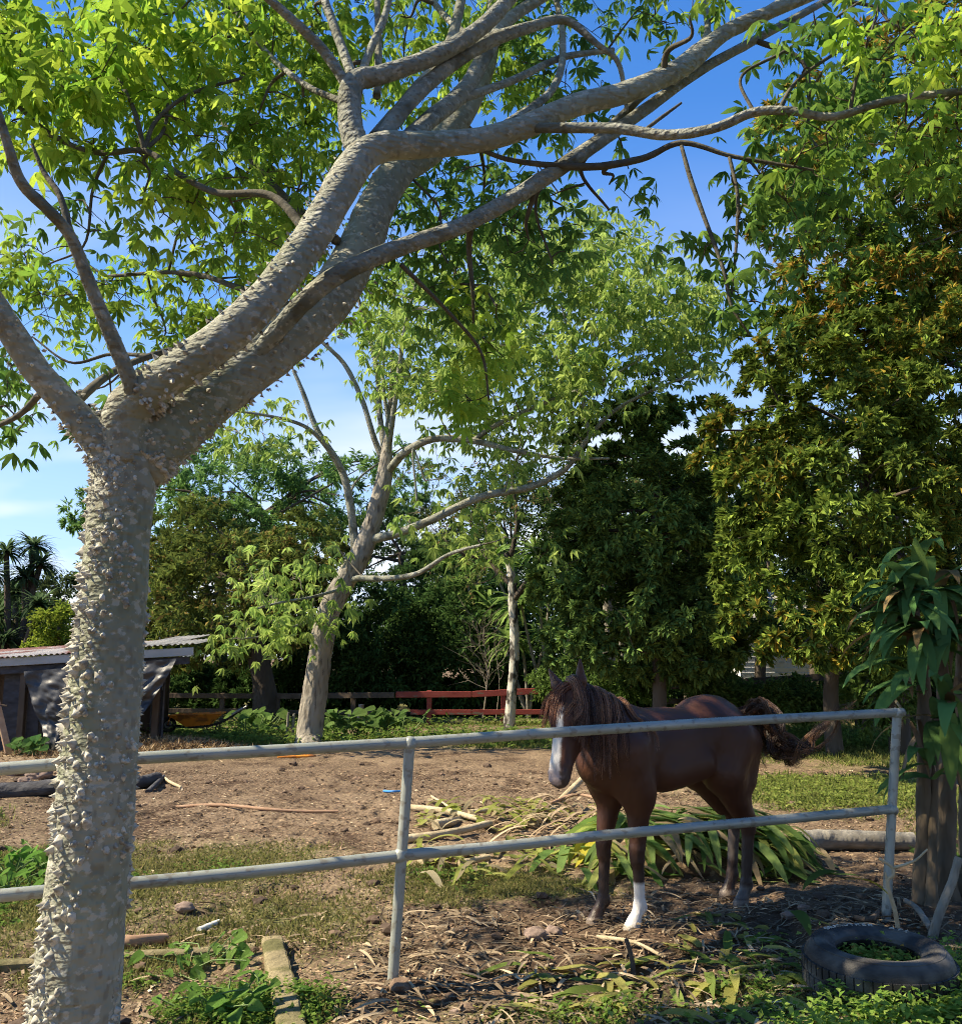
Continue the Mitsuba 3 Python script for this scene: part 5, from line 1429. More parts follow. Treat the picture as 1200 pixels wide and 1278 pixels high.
for word, a0, da in (('GRANDTREK', math.radians(128), -.118), ('AT2', math.radians(52), -.13)):
    for k, ch in enumerate(word):
        tm = meshkit.text_mesh(ch, .030, .003, bold=True)
        v_ = np.array(tm.vertices); v_[:, 0] -= (v_[:, 0].min() + v_[:, 0].max()) / 2
        a = a0 + da * k
        er, et = np.array([math.cos(a), math.sin(a), 0]), np.array([math.sin(a), -math.cos(a), 0])
        w_ = er * .274 + v_[:, :1] * et + v_[:, 1:2] * er + np.array([0, 0, .1225]) + v_[:, 2:3] * [0, 0, 1]
        w_[:, 2] = .1605 + v_[:, 2]
        obj('letter', (TW(w_), np.array(tm.faces)), 'tyre_lettering', TY)
soil = rough_lump(tc + [0, 0, -.06], (.30, .30, .10), 5, 3, .25)
obj('soil_in_tyre', soil, 'ground_dirt', smooth=True, kind='structure', label='soil filling the old tyre')

# ------------------------------------------------------------------ big strap-leaved clump at the right
CP = thing('cane_clump', 'stout clump of bare stems with broad drooping strap leaves at the right edge', 'plant')
rcl = np.random.default_rng(101)
yc = 6.95
ST = [[(1150, 1125, 6.75, 30), (1152, 1010, 6.85, 27), (1153, 900, 6.9, 26), (1150, 820, 6.95, 26), (1140, 770, 7.0, 22), (1135, 740, 7.0, 14)],
      [(1178, 1110, 6.9, 40), (1180, 1000, 7.0, 34), (1178, 880, 7.1, 26), (1172, 790, 7.15, 22), (1170, 740, 7.15, 14)],
      [(1210, 1110, 7.0, 40), (1206, 980, 7.1, 30), (1200, 850, 7.2, 26), (1205, 770, 7.2, 20)],
      [(1160, 1118, 6.65, 22), (1163, 1060, 6.75, 18), (1166, 960, 6.9, 15), (1170, 880, 7.0, 10)],
      [(1230, 1090, 6.4, 14), (1205, 1000, 6.45, 12), (1186, 930, 6.5, 10), (1182, 880, 6.5, 7)]]
for i, lb in enumerate(ST):
    pts = np.array([np.append(at(a, b, Y), w * mpp(Y) / 2) for a, b, Y, w in lb])
    pts[0][2] = -.06
    sp = spline(pts, 40); sp[:6, 3] *= np.linspace(1.45, 1.0, 6)
    obj('stem', tube(sp[:, :3], sp[:, 3] * .62, 16, rough=.34, seed=110 + i), 'cane_bark', CP, smooth=True)
LEAFB = []
for hx_, hy_, hY, n_, a0, a1 in ((1140, 745, 6.9, 30, 1.4, 4.8), (1148, 790, 6.8, 22, 1.6, 4.6), (1172, 745, 7.1, 20, -1.5, 5.0), (1180, 800, 6.9, 18, 2.6, 6.5), (1200, 780, 7.1, 14, -2, 4), (1150, 850, 6.8, 8, 2.4, 4.2), (1168, 900, 6.7, 9, 2.6, 6.0), (1160, 960, 6.7, 5, 2.4, 6.0), (1150, 700, 7.0, 8, 1.0, 5.0), (1185, 880, 6.45, 6, 3.0, 6.0)):
    for k in range(n_):
        a = rcl.uniform(a0, a1); e = rcl.uniform(-.2, .95)
        d = np.array([math.cos(a) * math.cos(e), math.sin(a) * math.cos(e), math.sin(e)])
        c = leaf_cols(1, (.06, .14, .045), (.14, .25, .075), rcl, .15)
        if rcl.random() < .12: c = leaf_cols(1, (.20, .13, .06), (.28, .2, .09), rcl, .1)
        part = strap(at(hx_ + rcl.normal() * 4, hy_ + rcl.normal() * 8, hY), d, rcl.uniform(.42, .66), rcl.uniform(.085, .115), rcl.uniform(1.0, 2.0), 7, .14, rcl.normal() * .5, .006)
        obj('leaf', part, 'leaf_glossy', CP, smooth=True, color=np.tile(c, (len(part[0]), 1)))
for hx_, hy_, hY, d, L in ((1193, 862, 6.3, (.1, -.15, -.9), .60), (1184, 890, 6.35, (-.1, -.1, -1), .5), (1150, 730, 6.9, (-.12, -.1, 1), .36), (1150, 740, 6.9, (.75, -.1, .55), .7)):
    part = strap(at(hx_, hy_, hY), d, L, .12, .25, 7, .12)
    obj('leaf', part, 'leaf_glossy', CP, smooth=True, color=np.tile(leaf_cols(1, (.10, .18, .05), (.14, .22, .06), rcl, .05), (len(part[0]), 1)))
for k in range(26):      # dead leaves hanging along the stems
    sp_ = ST[rcl.integers(0, 3)]; a, b, Y, w = sp_[rcl.integers(2, len(sp_))]
    part = strap(at(a + rcl.normal() * 12, b + rcl.uniform(-10, 30), Y - .12), (rcl.normal() * .4, -.3, -.6), rcl.uniform(.2, .4), rcl.uniform(.03, .06), 1.0, 5, .3, rcl.normal() * 2)
    obj('dead_leaf', part, 'matte_color', CP, smooth=True, color=np.tile(leaf_cols(1, (.14, .09, .05), (.30, .22, .14), rcl, .1), (len(part[0]), 1)))

TG = thing('forked_twig', 'bare yellowish forked twig sticking up behind the old tyre', 'twig')
yt = 5.35
obj('stem', tube(spline([np.append(at(a, b, yt), 0)[:3] for a, b in ((1124, 1185), (1121, 1170), (1117, 1140), (1107, 1102), (1114, 1092), (1112, 1082), (1097, 1072))], 40), np.linspace(.015, .008, 40), 8, rough=.15), 'pale_wood', TG, smooth=True)
obj('side_shoot', tube(spline([at(a, b, yt + .01) for a, b in ((1113, 1084), (1140, 1075), (1157, 1060))], 14), np.linspace(.009, .005, 14), 7), 'pale_wood', TG, smooth=True)
obj('stub', tube(spline([at(a, b, yt) for a, b in ((1107, 1102), (1104, 1088))], 5), np.linspace(.008, .004, 5), 6), 'pale_wood', TG, smooth=True)

# ------------------------------------------------------------------ heap of cut leaves and poles
rp = np.random.default_rng(131)
HP_ = thing('leaf_heap', 'big heap of cut green strap leaves behind the horse\'s legs', 'leaf heap')
hc = np.array([1.85, 8.1, 0.0])
obj('stalk_core', rough_lump(hc + [0, 0, .04], (1.0, .5, .24), 7, 3, .3), 'ground_dirt', HP_, smooth=True)


def heap_z(q):
    d = (q[0] - hc[0]) / 1.05, (q[1] - hc[1]) / .6
    return .34 * math.sqrt(max(0, 1 - d[0] ** 2 - d[1] ** 2))


def drape(q, dirxy, L, Wd, c0, c1, parent, name='leaf', mat='leaf', lift=.35, dr=1.6, top=None):
    d = np.array([dirxy[0], dirxy[1], lift])
    part = strap(q, d, L, Wd, dr, 7, .16, rp.normal() * .6, .006)
    v_ = part[0]
    g = gh(v_[:, 0], v_[:, 1]) + .012
    if top is not None: g = np.maximum(g, [top(x) - .05 for x in v_])
    v_[:, 2] = np.maximum(v_[:, 2], g + rp.uniform(0, .02))
    obj(name, (v_, part[1]), mat, parent, smooth=True, color=np.tile(leaf_cols(1, c0, c1, rp, .15), (len(v_), 1)))


for k in range(298):
    if k < 150:        # the long bundle pointing right
        q = hc + np.array([rp.uniform(-.75, .35), rp.uniform(-.45, .35), 0]); ang = rp.normal(-.22, .30); L = rp.uniform(.55, .95)
    elif k < 225:      # hanging over the near side
        q = hc + np.array([rp.uniform(-.9, .5), rp.uniform(-.55, -.15), 0]); ang = rp.normal(-1.15, .45); L = rp.uniform(.35, .6)
    else:              # loose ones every way
        q = hc + np.array([rp.uniform(-1.25, .9), rp.uniform(-.7, .3), 0]); ang = rp.uniform(0, 6.28); L = rp.uniform(.3, .6)
    q[2] = max(heap_z(q), .05) + rp.uniform(-.02, .10)
    t_ = rp.random()
    c = ((.10, .19, .05), (.24, .34, .11)) if t_ < .50 else ((.30, .37, .09), (.46, .48, .16)) if t_ < .82 else ((.30, .22, .13), (.46, .38, .24))
    drape(q, (math.cos(ang), math.sin(ang)), L, rp.uniform(.045, .080), *c, HP_, lift=rp.uniform(-.1, .2), dr=rp.uniform(.7, 1.5), top=heap_z)
FN = thing('cut_leaf_fan', 'fan of cut broad leaves, yellow at the base, left of the horse\'s forelegs', 'cut leaves')
f0 = gp(782, 1072) + [0, 0, .20]
for k in range(56):
    ang = rp.uniform(2.5, 4.9)
    y_ = rp.random() < .22
    drape(f0 + rp.normal(size=3) * [.07, .07, .05], (math.cos(ang), math.sin(ang)), rp.uniform(.45, .82), rp.uniform(.07, .10), *(((.50, .46, .06), (.66, .56, .09)) if y_ else ((.14, .24, .055), (.30, .40, .10))), FN, lift=rp.uniform(.1, .7), dr=rp.uniform(1.2, 2.0))
for k in range(12):
    an = rp.uniform(2.8, 4.4)
    drape(f0 + rp.normal(size=3) * .03 + [0, -.03, .04], (math.cos(an), math.sin(an)), .26, .06, (.48, .26, .05), (.6, .38, .08), FN, lift=.6, dr=1.4)
LS = thing('yellow_leaf_spill', 'limp yellow-green cut leaves spilling over the pale poles', 'cut leaves')
for k in range(210):
    q = gp(rp.uniform(520, 800), rp.choice([rp.uniform(1058, 1100), rp.uniform(1005, 1040)])) + [0, 0, rp.uniform(.03, .14)]
    ang = rp.uniform(0, 2 * np.pi)
    c = ((.26, .30, .07), (.42, .44, .14)) if rp.random() < .7 else ((.36, .30, .18), (.48, .42, .28))
    drape(q, (math.cos(ang), math.sin(ang)), rp.uniform(.25, .55), rp.uniform(.035, .07), *c, LS, lift=rp.uniform(0, .5), dr=1.7)
DS = thing('dry_stalk_heap', 'tangle of dry brown stalks under the horse\'s muzzle', 'stalk heap')
for k in range(170):
    q = gp(rp.uniform(640, 800), rp.uniform(1008, 1062)) + [0, 0, rp.uniform(.02, .28)]
    ang = rp.normal(0, .5) + (math.pi if rp.random() < .5 else 0)
    drape(q, (math.cos(ang), math.sin(ang)), rp.uniform(.25, .6), rp.uniform(.015, .04), (.15, .10, .06), (.40, .31, .20), DS, name='stalk', mat='matte_color', lift=rp.uniform(-.1, .4), dr=1.2)


def pole(name, label, cat, pts, r, mat, seed=0, ends=None):
    p = spline(np.array(pts), 16)
    k = thing(name, label, cat)
    scene[k] = mikit.ply(tube(p, np.linspace(r, r * .8, 16), 10, rough=.12, seed=seed), mat, smooth=40)
    return k


g_ = lambda px, py, dz=.04: gp(px, py) + [0, 0, dz]
pole('pale_pole', 'long pale cut pole, farthest left of the heap, ending by the fence post', 'pole', [g_(511, 1012), g_(552, 1019, .06), g_(597, 1027)], .034, 'pale_wood', 1)
pole('pale_pole', 'pale barkless pole just above the lower rail beside the fence post', 'pole', [g_(506, 1053), g_(560, 1048, .06), g_(612, 1038, .08)], .040, 'pale_wood', 2)
pole('pale_pole', 'short straight pale pole lying behind the yellow-green leaves', 'pole', [g_(585, 1018), g_(628, 1016, .05)], .026, 'pale_wood', 3)
pole('thick_pole', 'thick pale log showing just below the lower rail', 'log', [g_(525, 1080, .06), g_(594, 1068, .06)], .058, 'pale_wood', 4)
pole('stub_pole', 'short thick pale stub behind the barkless pole', 'log', [g_(543, 1036, .05), g_(574, 1030, .05)], .05, 'pale_wood', 5)
pole('small_pole', 'small pale pole under the limp leaves right of the thick log', 'pole', [g_(574, 1084), g_(610, 1076)], .03, 'pale_wood', 6)
pole('thin_stick', 'thin pale stick slanting on the bare soil above the poles', 'stick', [g_(538, 996, .02), g_(556, 1008, .03), g_(568, 1016, .02)], .014, 'pale_wood', 7)
b0_ = gp(683, 1026)
pole('propped_branch', 'stout tan branch propped up from the heap towards the horse\'s muzzle', 'branch', [b0_ + [0, 0, .02], at(697, 1002, b0_[1] + .12), at(735, 964, b0_[1] + .35)], .042, 'pale_wood', 8)
pole('dark_stalk', 'long dark stalk lying across the dry tangle', 'stalk', [g_(686, 1028, .2), g_(720, 1024, .26), g_(760, 1031, .24)], .018, 'stick_wood', 9)
pole('long_stick', 'long thin reddish stick lying across the bare soil', 'stick', [g_(214, 1010, .02), g_(270, 1008, .03), g_(330, 1012, .02), g_(372, 1015, .02), g_(422, 1015, .02)], .019, 'stick_wood', 10)
pole('bent_stick', 'short bent pale stick on the soil beside the thorny trunk', 'stick', [g_(204, 972, .02), g_(212, 979, .03), g_(226, 985, .02)], .022, 'pale_wood', 11)
pole('charred_log', 'blackened log lying at the left edge behind the top rail', 'log', [g_(-60, 994, .08), g_(10, 996, .08), g_(72, 992, .10)], .12, 'charred_wood', 12)
pole('small_charred_log', 'blackened log end just right of the thorny trunk', 'log', [g_(150, 985, .08), g_(176, 984, .08), g_(196, 978, .08)], .09, 'charred_wood', 13)
pole('charred_root', 'dark forked root beside the bent pale stick', 'root', [g_(184, 992, .03), g_(196, 982, .05), g_(204, 972, .03)], .035, 'charred_wood', 14)
pole('grey_log', 'grey rough log lying right of the leaf heap behind the fence post', 'log', [g_(1003, 1062, .08), g_(1040, 1061, .09), g_(1140, 1060, .07)], .095, 'log_bark', 15)
pole('wood_chunk', 'split tan wood chunk beside the thorny trunk near the bottom', 'wood chunk', [g_(140, 1182, .03), g_(168, 1182, .03), g_(206, 1178, .03)], .040, 'stick_wood', 16)
pole('pvc_pipe', 'short white plastic pipe piece lying on the soil', 'pipe', [g_(248, 1166, .02), g_(273, 1155, .02)], .021, 'white_pvc', 17)
pole('orange_plank', 'small orange strip of wood on the soil behind the top rail', 'wood strip', [g_(346, 947, .02), g_(394, 945, .02)], .03, 'rusty_orange', 18)
pole('blue_strip', 'scrap of blue plastic on the soil beside the fence post', 'scrap', [g_(479, 989, .015), g_(489, 990, .02), g_(499, 989, .015)], .016, 'blue_plastic', 19)
pole('upright_stalk', 'short broken brown stalk standing by the white-socked hoof', 'stalk', [g_(791, 1218, -.02), at(788, 1196, gp(791, 1218)[1] + .02), at(781, 1172, gp(791, 1218)[1] + .03)], .015, 'weathered_wood', 20)
pole('green_stalk', 'long greenish stalk lying in front of the horse\'s forefeet', 'stalk', [g_(745, 1176, .03), g_(790, 1185, .04), g_(830, 1200, .02)], .012, 'pale_wood', 21)
pole('low_stick', 'weathered stick lying behind the old tyre', 'stick', [g_(1060, 1150, .03), g_(1085, 1158, .05), g_(1100, 1140, .03)], .018, 'weathered_wood', 22)
pole('slanting_stick', 'weathered stick slanting from the cane clump to the old tyre', 'stick', [g_(1162, 1170, .05), g_(1145, 1150, .08), g_(1130, 1132, .04)], .020, 'log_bark', 23)
pole('broken_cane', 'broken pale cane crossing above the end of the top rail', 'cane', [at(1107, 860, 7.1), at(1124, 884, 7.0)], .014, 'pale_wood', 24)
pole('dead_cane', 'thin grey cane leaning above the fence corner', 'cane', [at(1113, 876, 7.05), at(1124, 856, 7.0), at(1138, 838, 6.95)], .013, 'log_bark', 25)
pole('weedy_stem', 'crooked mossy stem rising beside the tyre at the right edge', 'stem', [g_(1163, 1172, 0), at(1172, 1140, 6.0), at(1188, 1100, 6.0), at(1196, 1070, 6.0)], .030, 'old_bark', 26)
for k, (px_, py_, s, lab) in enumerate([(48, 972, .20, 'reddish rock behind the top rail left of the thorny trunk'), (20, 968, .17, 'tan rock at the left edge beside the reddish rock'), (30, 980, .10, 'small rock above the blackened log'), (229, 1138, .06, 'pinkish triangular stone on the thin grass'), (668, 1172, .07, 'tan rock in the shade left of the dark foreleg'), (690, 1168, .06, 'brown clod touching the tan rock'), (1178, 1100, .13, 'mossy grey rock at the foot of the cane clump'), (567, 1268, .03, 'orange brick chip at the bottom edge'), (1003, 1136, .04, 'reddish clod on the dark soil left of the tyre'), (985, 1146, .05, 'dark red clod in front of the hind hoof')]):
    q = gp(px_, py_)
    obj('rock', rough_lump(q + [0, 0, s * .35], (s, s * .8, s * .62), 20 + k, 3, .4), 'stone', smooth=True, label=lab, cat='rock')

# stumps, edging
for k, (px_, y0, y1, w, lab) in enumerate([(449, 901, 879, 7, 'grey stump taller of the two behind the leafy plants'), (436, 901, 888, 6, 'short grey stump left of the taller stump'), (358, 914, 889, 3.2, 'thin stake just left of the leaning trunk base'), (365, 914, 891, 3, 'thin stake touching the leaning trunk base')]):
    a = gp(px_, y0 + 8); Yk = a[1]
    pk = spline([a - [0, 0, .1], at(px_ + 1, (y0 + y1) / 2, Yk), at(px_ + 2, y1, Yk)], 8)
    t_ = thing('stump', lab, 'stump')
    scene[t_] = mikit.ply(tube(pk, w * mpp(Yk) / 2 * np.linspace(1.15, .9, 8), 10, rough=.2, seed=k), 'log_bark', smooth=40)
e0, e1, e2 = gp(336, 1182), gp(372, 1330), gp(-260, 1238)
ed_ = thing('concrete_edging', 'mossy concrete garden edging running to the bottom of the picture', 'edging')


def slab(a, b, w, z0, z1, seed):
    a, b = np.array(a), np.array(b)
    n = 40
    x = unit(b[:2] - a[:2]); y = np.array([-x[1], x[0]])
    V = []
    for k in range(n):
        c = a[:2] + (b[:2] - a[:2]) * k / (n - 1)
        for (o, z_) in ((-w / 2, z0), (-w / 2, z1 - .012), (-w / 2 + .012, z1), (0, z1 + .002), (w / 2 - .012, z1), (w / 2, z1 - .012), (w / 2, z0)):
            V.append([*(c + y * o), z_])
    V = np.array(V)
    V += (meshkit.fbm(V * 9, 3, seed)[:, None] - .5) * [.018, .018, .022]
    fs = [[k * 7 + j, (k + 1) * 7 + j, (k + 1) * 7 + j + 1, k * 7 + j + 1] for k in range(n - 1) for j in range(6)]
    fs += [[0, 1, 2, 3], [0, 3, 4, 5], [0, 5, 6, 6]] + [[(n - 1) * 7 + j for j in q] for q in ([3, 2, 1, 0], [5, 4, 3, 0], [6, 6, 5, 0])]
    return V, np.array(fs)


obj('front_strip', slab(e0 + [0, .07, 0], e1, .125, -.1, .06, 1), 'mossy_concrete', ed_, smooth=40)
obj('side_strip', slab(e0 + [-.085, 0, 0], e2, .08, -.1, .035, 2), 'mossy_concrete', ed_, smooth=40)

# ------------------------------------------------------------------ leafy plants on the ground
def taro(label, spots, n, size, c0, c1, seed, stem=.35):
    rng = np.random.default_rng(seed)
    key = thing('leafy_plant', label, 'plant')
    for k in range(n):
        px_, py_ = spots[rng.integers(len(spots))]
        q = gp(px_ + rng.normal() * 7, py_)
        top = q + [rng.normal() * .15, rng.normal() * .12, stem * rng.uniform(.5, 1.5)]
        d = unit([rng.normal(), rng.normal() - .5, -.4])
        nr = unit([rng.normal() * .4, -.5 + rng.normal() * .3, 1.0])
        L = size * rng.uniform(.7, 1.25)
        s = unit(np.cross(d, nr)); nn = np.cross(s, d)
        out = [(-.22, 0, 0), (-.12, .36, .06), (.2, .40, .07), (.55, .28, .05), (1.0, 0, -.12), (.55, -.28, .05), (.2, -.40, .07), (-.12, -.36, .06), (.25, 0, -.02)]
        v_ = np.array([top + d * a * L + s * b * L + nn * c * L for a, b, c in out])
        f_ = np.array([[8, i, (i + 1) % 8] for i in range(8)])
        obj('leaf', (v_, f_), 'leaf', key, color=np.tile(leaf_cols(1, c0, c1, rng, .15), (9, 1)))
        obj('stalk', tube(spline([q, (q + top) / 2 + rng.normal(size=3) * .03, top], 5), .012 * size / .24, 4, cap=False), 'green_stem', key, smooth=True)
    return key


taro('broad-leaved plant clump left of the leaning trunk base', [(305, 915), (318, 912), (330, 914), (322, 918)], 44, .24, (.10, .19, .05), (.18, .28, .08), 141)
taro('broad-leaved plant clump right of the leaning trunk base', [(405, 922), (425, 922), (450, 920), (475, 918), (490, 918)], 85, .24, (.09, .17, .05), (.17, .26, .08), 142, .40)
taro('small bright plant in front of the shed tarpaulin', [(32, 941), (44, 942)], 24, .20, (.07, .16, .05), (.14, .24, .07), 143, .22)
taro('low leafy plant at the left edge of the thin grass', [(15, 1095), (30, 1090), (20, 1120), (45, 1085)], 60, .10, (.10, .22, .04), (.18, .32, .07), 144, .14)
taro('young leafy plant beside the concrete edging', [(225, 1215), (250, 1208), (275, 1196)], 36, .075, (.12, .24, .05), (.22, .36, .09), 145, .07)
taro('seedling clump at the bottom edge left of the concrete', [(262, 1268), (285, 1265), (325, 1255)], 34, .085, (.12, .24, .05), (.22, .36, .09), 146, .09)
taro('small plant with shiny leaves by the old tyre at right', [(1185, 1100), (1192, 1120)], 12, .10, (.12, .22, .05), (.2, .32, .08), 147, .2)

# ------------------------------------------------------------------ grass, weeds and litter
rg = np.random.default_rng(151)


def scatter(n, x0, x1, y0, y1, thr, power=1.0):
    out = []
    tot = 0
    while tot < n:
        k = n * 3
        y = y0 + (y1 - y0) * rg.random(k) ** power; x = rg.uniform(x0, x1, k)
        g = green_np(x, y)
        ok = rg.random(k) < np.clip((g - thr) * 1.6, 0, 1)
        ok &= np.abs(x) < .62 * y + .6
        out.append(np.stack([x[ok], y[ok]], 1)); tot += ok.sum()
        if len(out) > 30: break
    return np.vstack(out)[:n]


def blades(q, L, W_, c0, c1, name, label, mat='leaf', lean=.7):
    n = len(q)
    b = np.stack([q[:, 0], q[:, 1], gh(q[:, 0], q[:, 1]) - .004], -1)
    ax = unit(np.stack([rg.normal(size=n) * lean, rg.normal(size=n) * lean, np.ones(n)], -1))
    v_, f_, li_ = leaves(b, ax, rand_dirs(n, rg), L * rg.uniform(.5, 1.4, n), W_ * rg.uniform(.7, 1.3, n), 0, 0, .35)
    obj(name, (v_, f_), mat, color=leaf_cols(n, c0, c1, rg, .2)[li_], kind='stuff', label=label, cat='grass')


blades(scatter(60000, -5, 5, 4.4, 10.5, .22), .045, .006, (.15, .17, .05), (.36, .32, .14), 'short_grass', 'short thin grass on the near paddock soil')
blades(scatter(60000, -12, 12, 9.5, 24, .22), .09, .016, (.15, .20, .05), (.34, .34, .12), 'far_grass', 'short green grass patches in the far paddock')


def weeds(q, h, size, c0, c1, name, label, per=7, mat='leaf'):
    n = len(q) * per
    C = np.repeat(np.stack([q[:, 0], q[:, 1], gh(q[:, 0], q[:, 1])], -1), per, 0)
    C = C + np.stack([rg.normal(size=n) * size * .8, rg.normal(size=n) * size * .8, rg.random(n) * np.repeat(h * rg.uniform(.4, 1.3, len(q)), per)], -1)
    d = unit(np.stack([rg.normal(size=n), rg.normal(size=n), rg.normal(size=n) * .3 + .1], -1))
    nr = unit(np.stack([rg.normal(size=n) * .35, rg.normal(size=n) * .35, np.ones(n)], -1))
    L = size * rg.uniform(.6, 1.3, n)
    v_, f_, li_ = leaves(C, d, nr, L, L * .6, 1, .12, .18)
    obj(name, (v_, f_), mat, color=leaf_cols(n, c0, c1, rg, .16)[li_], kind='stuff', label=label, cat='weeds')


qa = np.stack([rg.normal(2.85, .55, 900), rg.normal(4.95, .32, 900)], -1)
qb = np.stack([rg.normal(2.2, .6, 420), rg.uniform(4.30, 4.70, 420)], -1)
qa = np.vstack([qa, qb])
dq = np.linalg.norm(qa - tc[:2], axis=1)
qa = qa[(dq > .385) & (qa[:, 1] > 4.1)]
qa = np.vstack([qa, tc[:2] + np.stack([.40 * np.cos(t_ := rg.uniform(-2.6, .6, 260)), .40 * np.sin(t_)], -1) + rg.normal(size=(260, 2)) * .03])
weeds(qa, .13, .042, (.16, .29, .05), (.36, .47, .12), 'ground_cover', 'bright green low weeds round the old tyre')
qi = tc[:2] + rg.normal(size=(260, 2)) * .11 + [-.03, .02]
n_ = len(qi) * 5
Cc = np.repeat(np.stack([qi[:, 0], qi[:, 1], np.full(len(qi), .13)], -1), 5, 0) + rg.normal(size=(n_, 3)) * [.03, .03, .03]
v_, f_, li_ = leaves(Cc, rand_dirs(n_, rg) * [1, 1, .4], unit(rg.normal(size=(n_, 3)) * .4 + [0, 0, 1]), .038, .022, 1, .1, .2)
obj('tyre_weeds', (v_, f_), 'leaf', color=leaf_cols(n_, (.18, .28, .05), (.36, .42, .10), rg, .15, tint=(.5, .30, .08), tint_p=.18)[li_], kind='stuff', label='bright weeds and yellow leaves growing inside the tyre', cat='weeds')
weeds(scatter(1100, -1.9, 1.5, 4.35, 5.2, .25), .06, .03, (.12, .22, .04), (.24, .34, .08), 'low_weeds', 'small seedlings scattered on the near soil', 5)
weeds(scatter(900, -5, 0, 5.2, 9, .55), .07, .04, (.11, .2, .04), (.2, .3, .07), 'clover_patch', 'small clover leaves in the left grass', 5)
weeds(scatter(1700, 2.4, 9, 8.6, 15, .3), .08, .055, (.17, .24, .05), (.33, .37, .10), 'sunlit_weeds', 'sunlit yellow-green weeds behind the horse\'s tail', 6)
weeds(scatter(2600, -9, 8, 17, 24, .2), .22, .10, (.10, .18, .04), (.22, .30, .07), 'back_weeds', 'weeds along the foot of the back fences', 6)

n_ = 15000
sx, sy = rg.normal(-6.1, .95, n_), rg.normal(17.1, .6, n_)
b = np.stack([sx, sy, gh(sx, sy) + .005], -1)
ax = unit(rg.normal(size=(n_, 3)) * [1, 1, .55] + [0, -.2, .25])
L = rg.uniform(.04, .15, n_)
v_, f_, li_ = leaves(b, ax, rand_dirs(n_, rg), L, L * rg.uniform(.06, .16, n_), 0, .1, .3)
obj('straw', (v_, f_), 'matte_color', color=leaf_cols(n_, (.16, .10, .055), (.46, .35, .20), rg, .25)[li_], kind='stuff', label='dry straw and twigs heaped in front of the shed', cat='straw')
# litter: chips, dry leaves and stalks
n_ = 52000
ly = 4.3 + 10 * rg.random(n_) ** 1.5; lx = rg.uniform(-1, 1, n_) * (.6 * ly + .5)
b = np.stack([lx, ly, gh(lx, ly) + .004 + rg.random(n_) * .006], -1)
ax = unit(np.stack([rg.normal(size=n_), rg.normal(size=n_), rg.normal(size=n_) * .18], -1))
L = .008 + .028 * rg.random(n_) ** 3 * (1 + .05 * ly) + .002 * ly
v_, f_, li_ = leaves(b, ax, unit(rg.normal(size=(n_, 3)) * .35 + [0, 0, 1]), L, L * rg.uniform(.15, .6, n_), 0, .1, .1)
obj('wood_chips', (v_, f_), 'matte_color', color=leaf_cols(n_, (.07, .045, .028), (.30, .20, .125), rg, .3, tint=(.42, .34, .23), tint_p=.12)[li_], kind='stuff', label='brown wood chips and crumbs strewn over the soil', cat='litter')
ico = trimesh.creation.icosphere(subdivisions=1)
parts, cols = [], []
for k in range(520):
    y = 4.5 + 11 * rg.random() ** 1.3; x = rg.uniform(-.62, .62) * y
    sz = (.012 + .045 * rg.random() ** 3) * (1 + .03 * y)
    vv = np.array(ico.vertices) * (1 + .5 * (rg.random((42, 1)) - .5)) * [sz, sz * rg.uniform(.6, 1), sz * .6] + [x, y, float(gh(x, y)) + sz * .2]
    parts.append((vv, np.array(ico.faces))); cols.append(np.tile(leaf_cols(1, (.05, .034, .024), (.17, .115, .078), rg, .2), (42, 1)))
obj('soil_clods', join(parts), 'matte_color', color=np.vstack(cols), kind='stuff', label='small clods of earth and dung on the paddock soil', cat='clods')
parts, cols = [], []
for k in range(2400):
    y = 4.35 + 2.6 * rg.random() ** 1.2; x = rg.uniform(-.7, 2.9) if rg.random() < .8 else rg.uniform(-2.6, 3.2)
    if y > 6.6 and x < .6: continue
    a = rg.random() * 6.28
    q = np.array([x, y, float(gh(x, y)) + .012 + .02 * rg.random()])
    pt = strap(q, (math.cos(a), math.sin(a), rg.uniform(-.02, .30)), rg.uniform(.05, .26), rg.uniform(.004, .020), rg.uniform(.3, .9), 4, .3, rg.normal() * 1.5)
    vv = pt[0]; vv[:, 2] = np.maximum(vv[:, 2], gh(vv[:, 0], vv[:, 1]) + .006)
    parts.append(pt); cols.append(np.tile(leaf_cols(1, (.10, .075, .05), (.36, .28, .18), rg, .3), (len(vv), 1)))
obj('dry_leaf_litter', join(parts), 'matte_color', color=np.vstack(cols), kind='stuff', smooth=True, label='dry curled strap leaves and stalks littering the shaded soil', cat='litter')
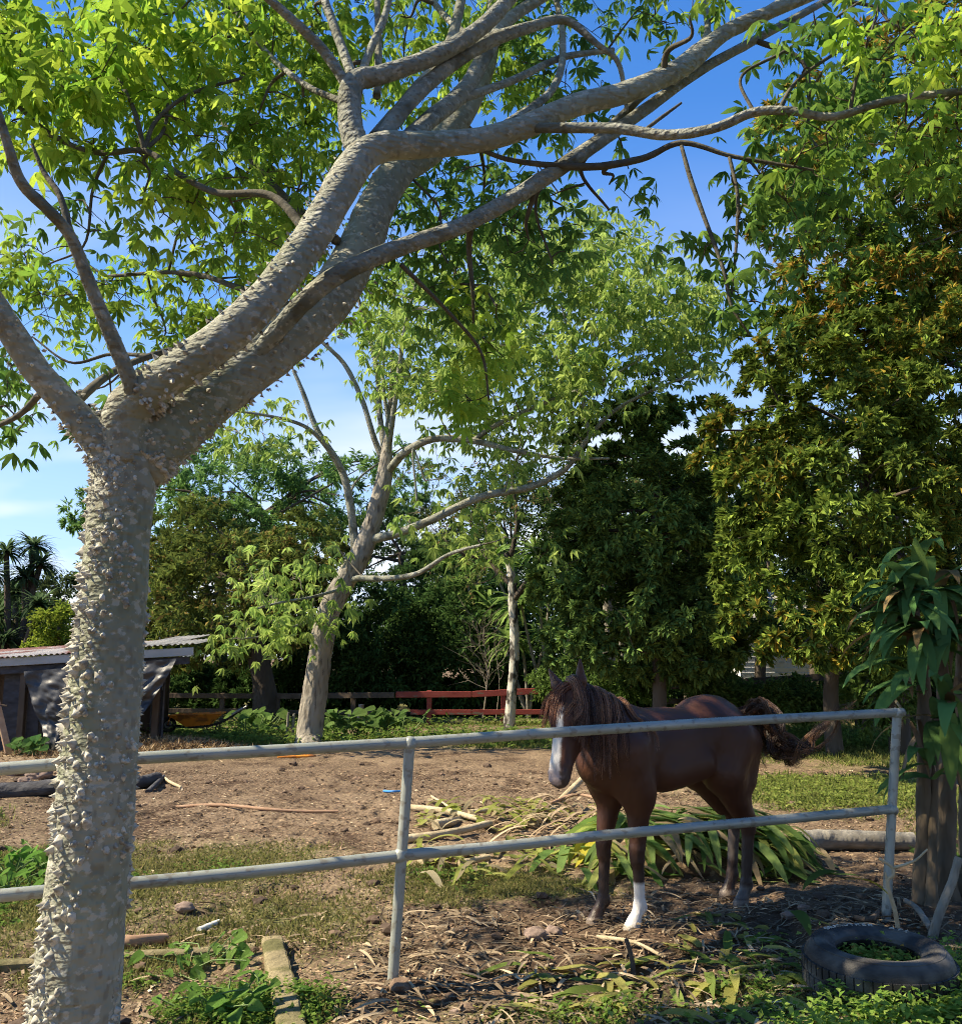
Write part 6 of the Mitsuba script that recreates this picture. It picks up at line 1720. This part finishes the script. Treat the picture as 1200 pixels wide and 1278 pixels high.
CUTS = [(820, 1240), (860, 1218), (890, 1232), (930, 1200), (960, 1170), (985, 1180), (905, 1180), (880, 1150), (760, 1230), (700, 1250), (660, 1245), (930, 1160), (990, 1150), (1000, 1215), (970, 1215), (850, 1262), (780, 1268), (900, 1262), (730, 1228), (640, 1262), (860, 1190), (950, 1250), (690, 1232), (1010, 1240), (915, 1218), (885, 1205)] + [(int(rg.uniform(640, 1010)), int(rg.uniform(1190, 1275))) for _ in range(46)] + [(int(rg.uniform(850, 1000)), int(rg.uniform(1140, 1200))) for _ in range(16)]
for k, (px_, py_) in enumerate(CUTS):
    q = gp(px_, py_) + [0, 0, .02]
    a = rg.random() * 6.28
    pt = strap(q, (math.cos(a), math.sin(a), rg.uniform(.05, .4)), rg.uniform(.22, .42), rg.uniform(.03, .06), rg.uniform(.5, 1.2), 7, .2, rg.normal() * .8, .006)
    vv = pt[0]; vv[:, 2] = np.maximum(vv[:, 2], gh(vv[:, 0], vv[:, 1]) + .008)
    yel = k % 2 == 0
    obj('fallen_leaf', pt, 'leaf', smooth=True, color=np.tile(leaf_cols(1, (.36, .36, .10), (.52, .50, .17), rg, .12) if yel else leaf_cols(1, (.15, .23, .055), (.26, .34, .09), rg, .12), (len(vv), 1)),
        label='limp pale-yellow strap leaf lying on the foreground litter' if yel else 'limp green strap leaf lying on the foreground litter', cat='leaf', group='pale-yellow fallen strap leaves' if yel else 'green fallen strap leaves')
for (px_, py_, dx, dy, L, lab) in ((1052, 1140, -.9, -.35, .36, 'broad dark-green fallen leaf draped behind the tyre\'s left side'), (990, 1175, .05, -1, .3, 'broad green fallen leaf hanging down beside the tyre\'s left edge'), (1060, 1150, .35, -.55, .34, 'yellow-stalked leaf lying across the tyre hole')):
    pt = strap(gp(px_, py_) + [0, 0, .26 if px_ > 1000 else .18], (dx, dy, .25), L, .085 if 'yellow' not in lab else .03, 1.0, 8, .15)
    obj('broad_leaf', pt, 'leaf', smooth=True, color=np.tile(leaf_cols(1, (.10, .18, .05), (.14, .22, .06), rg, .05) if 'yellow' not in lab else np.array([[.5, .38, .05]]), (len(pt[0]), 1)), label=lab, cat='leaf')
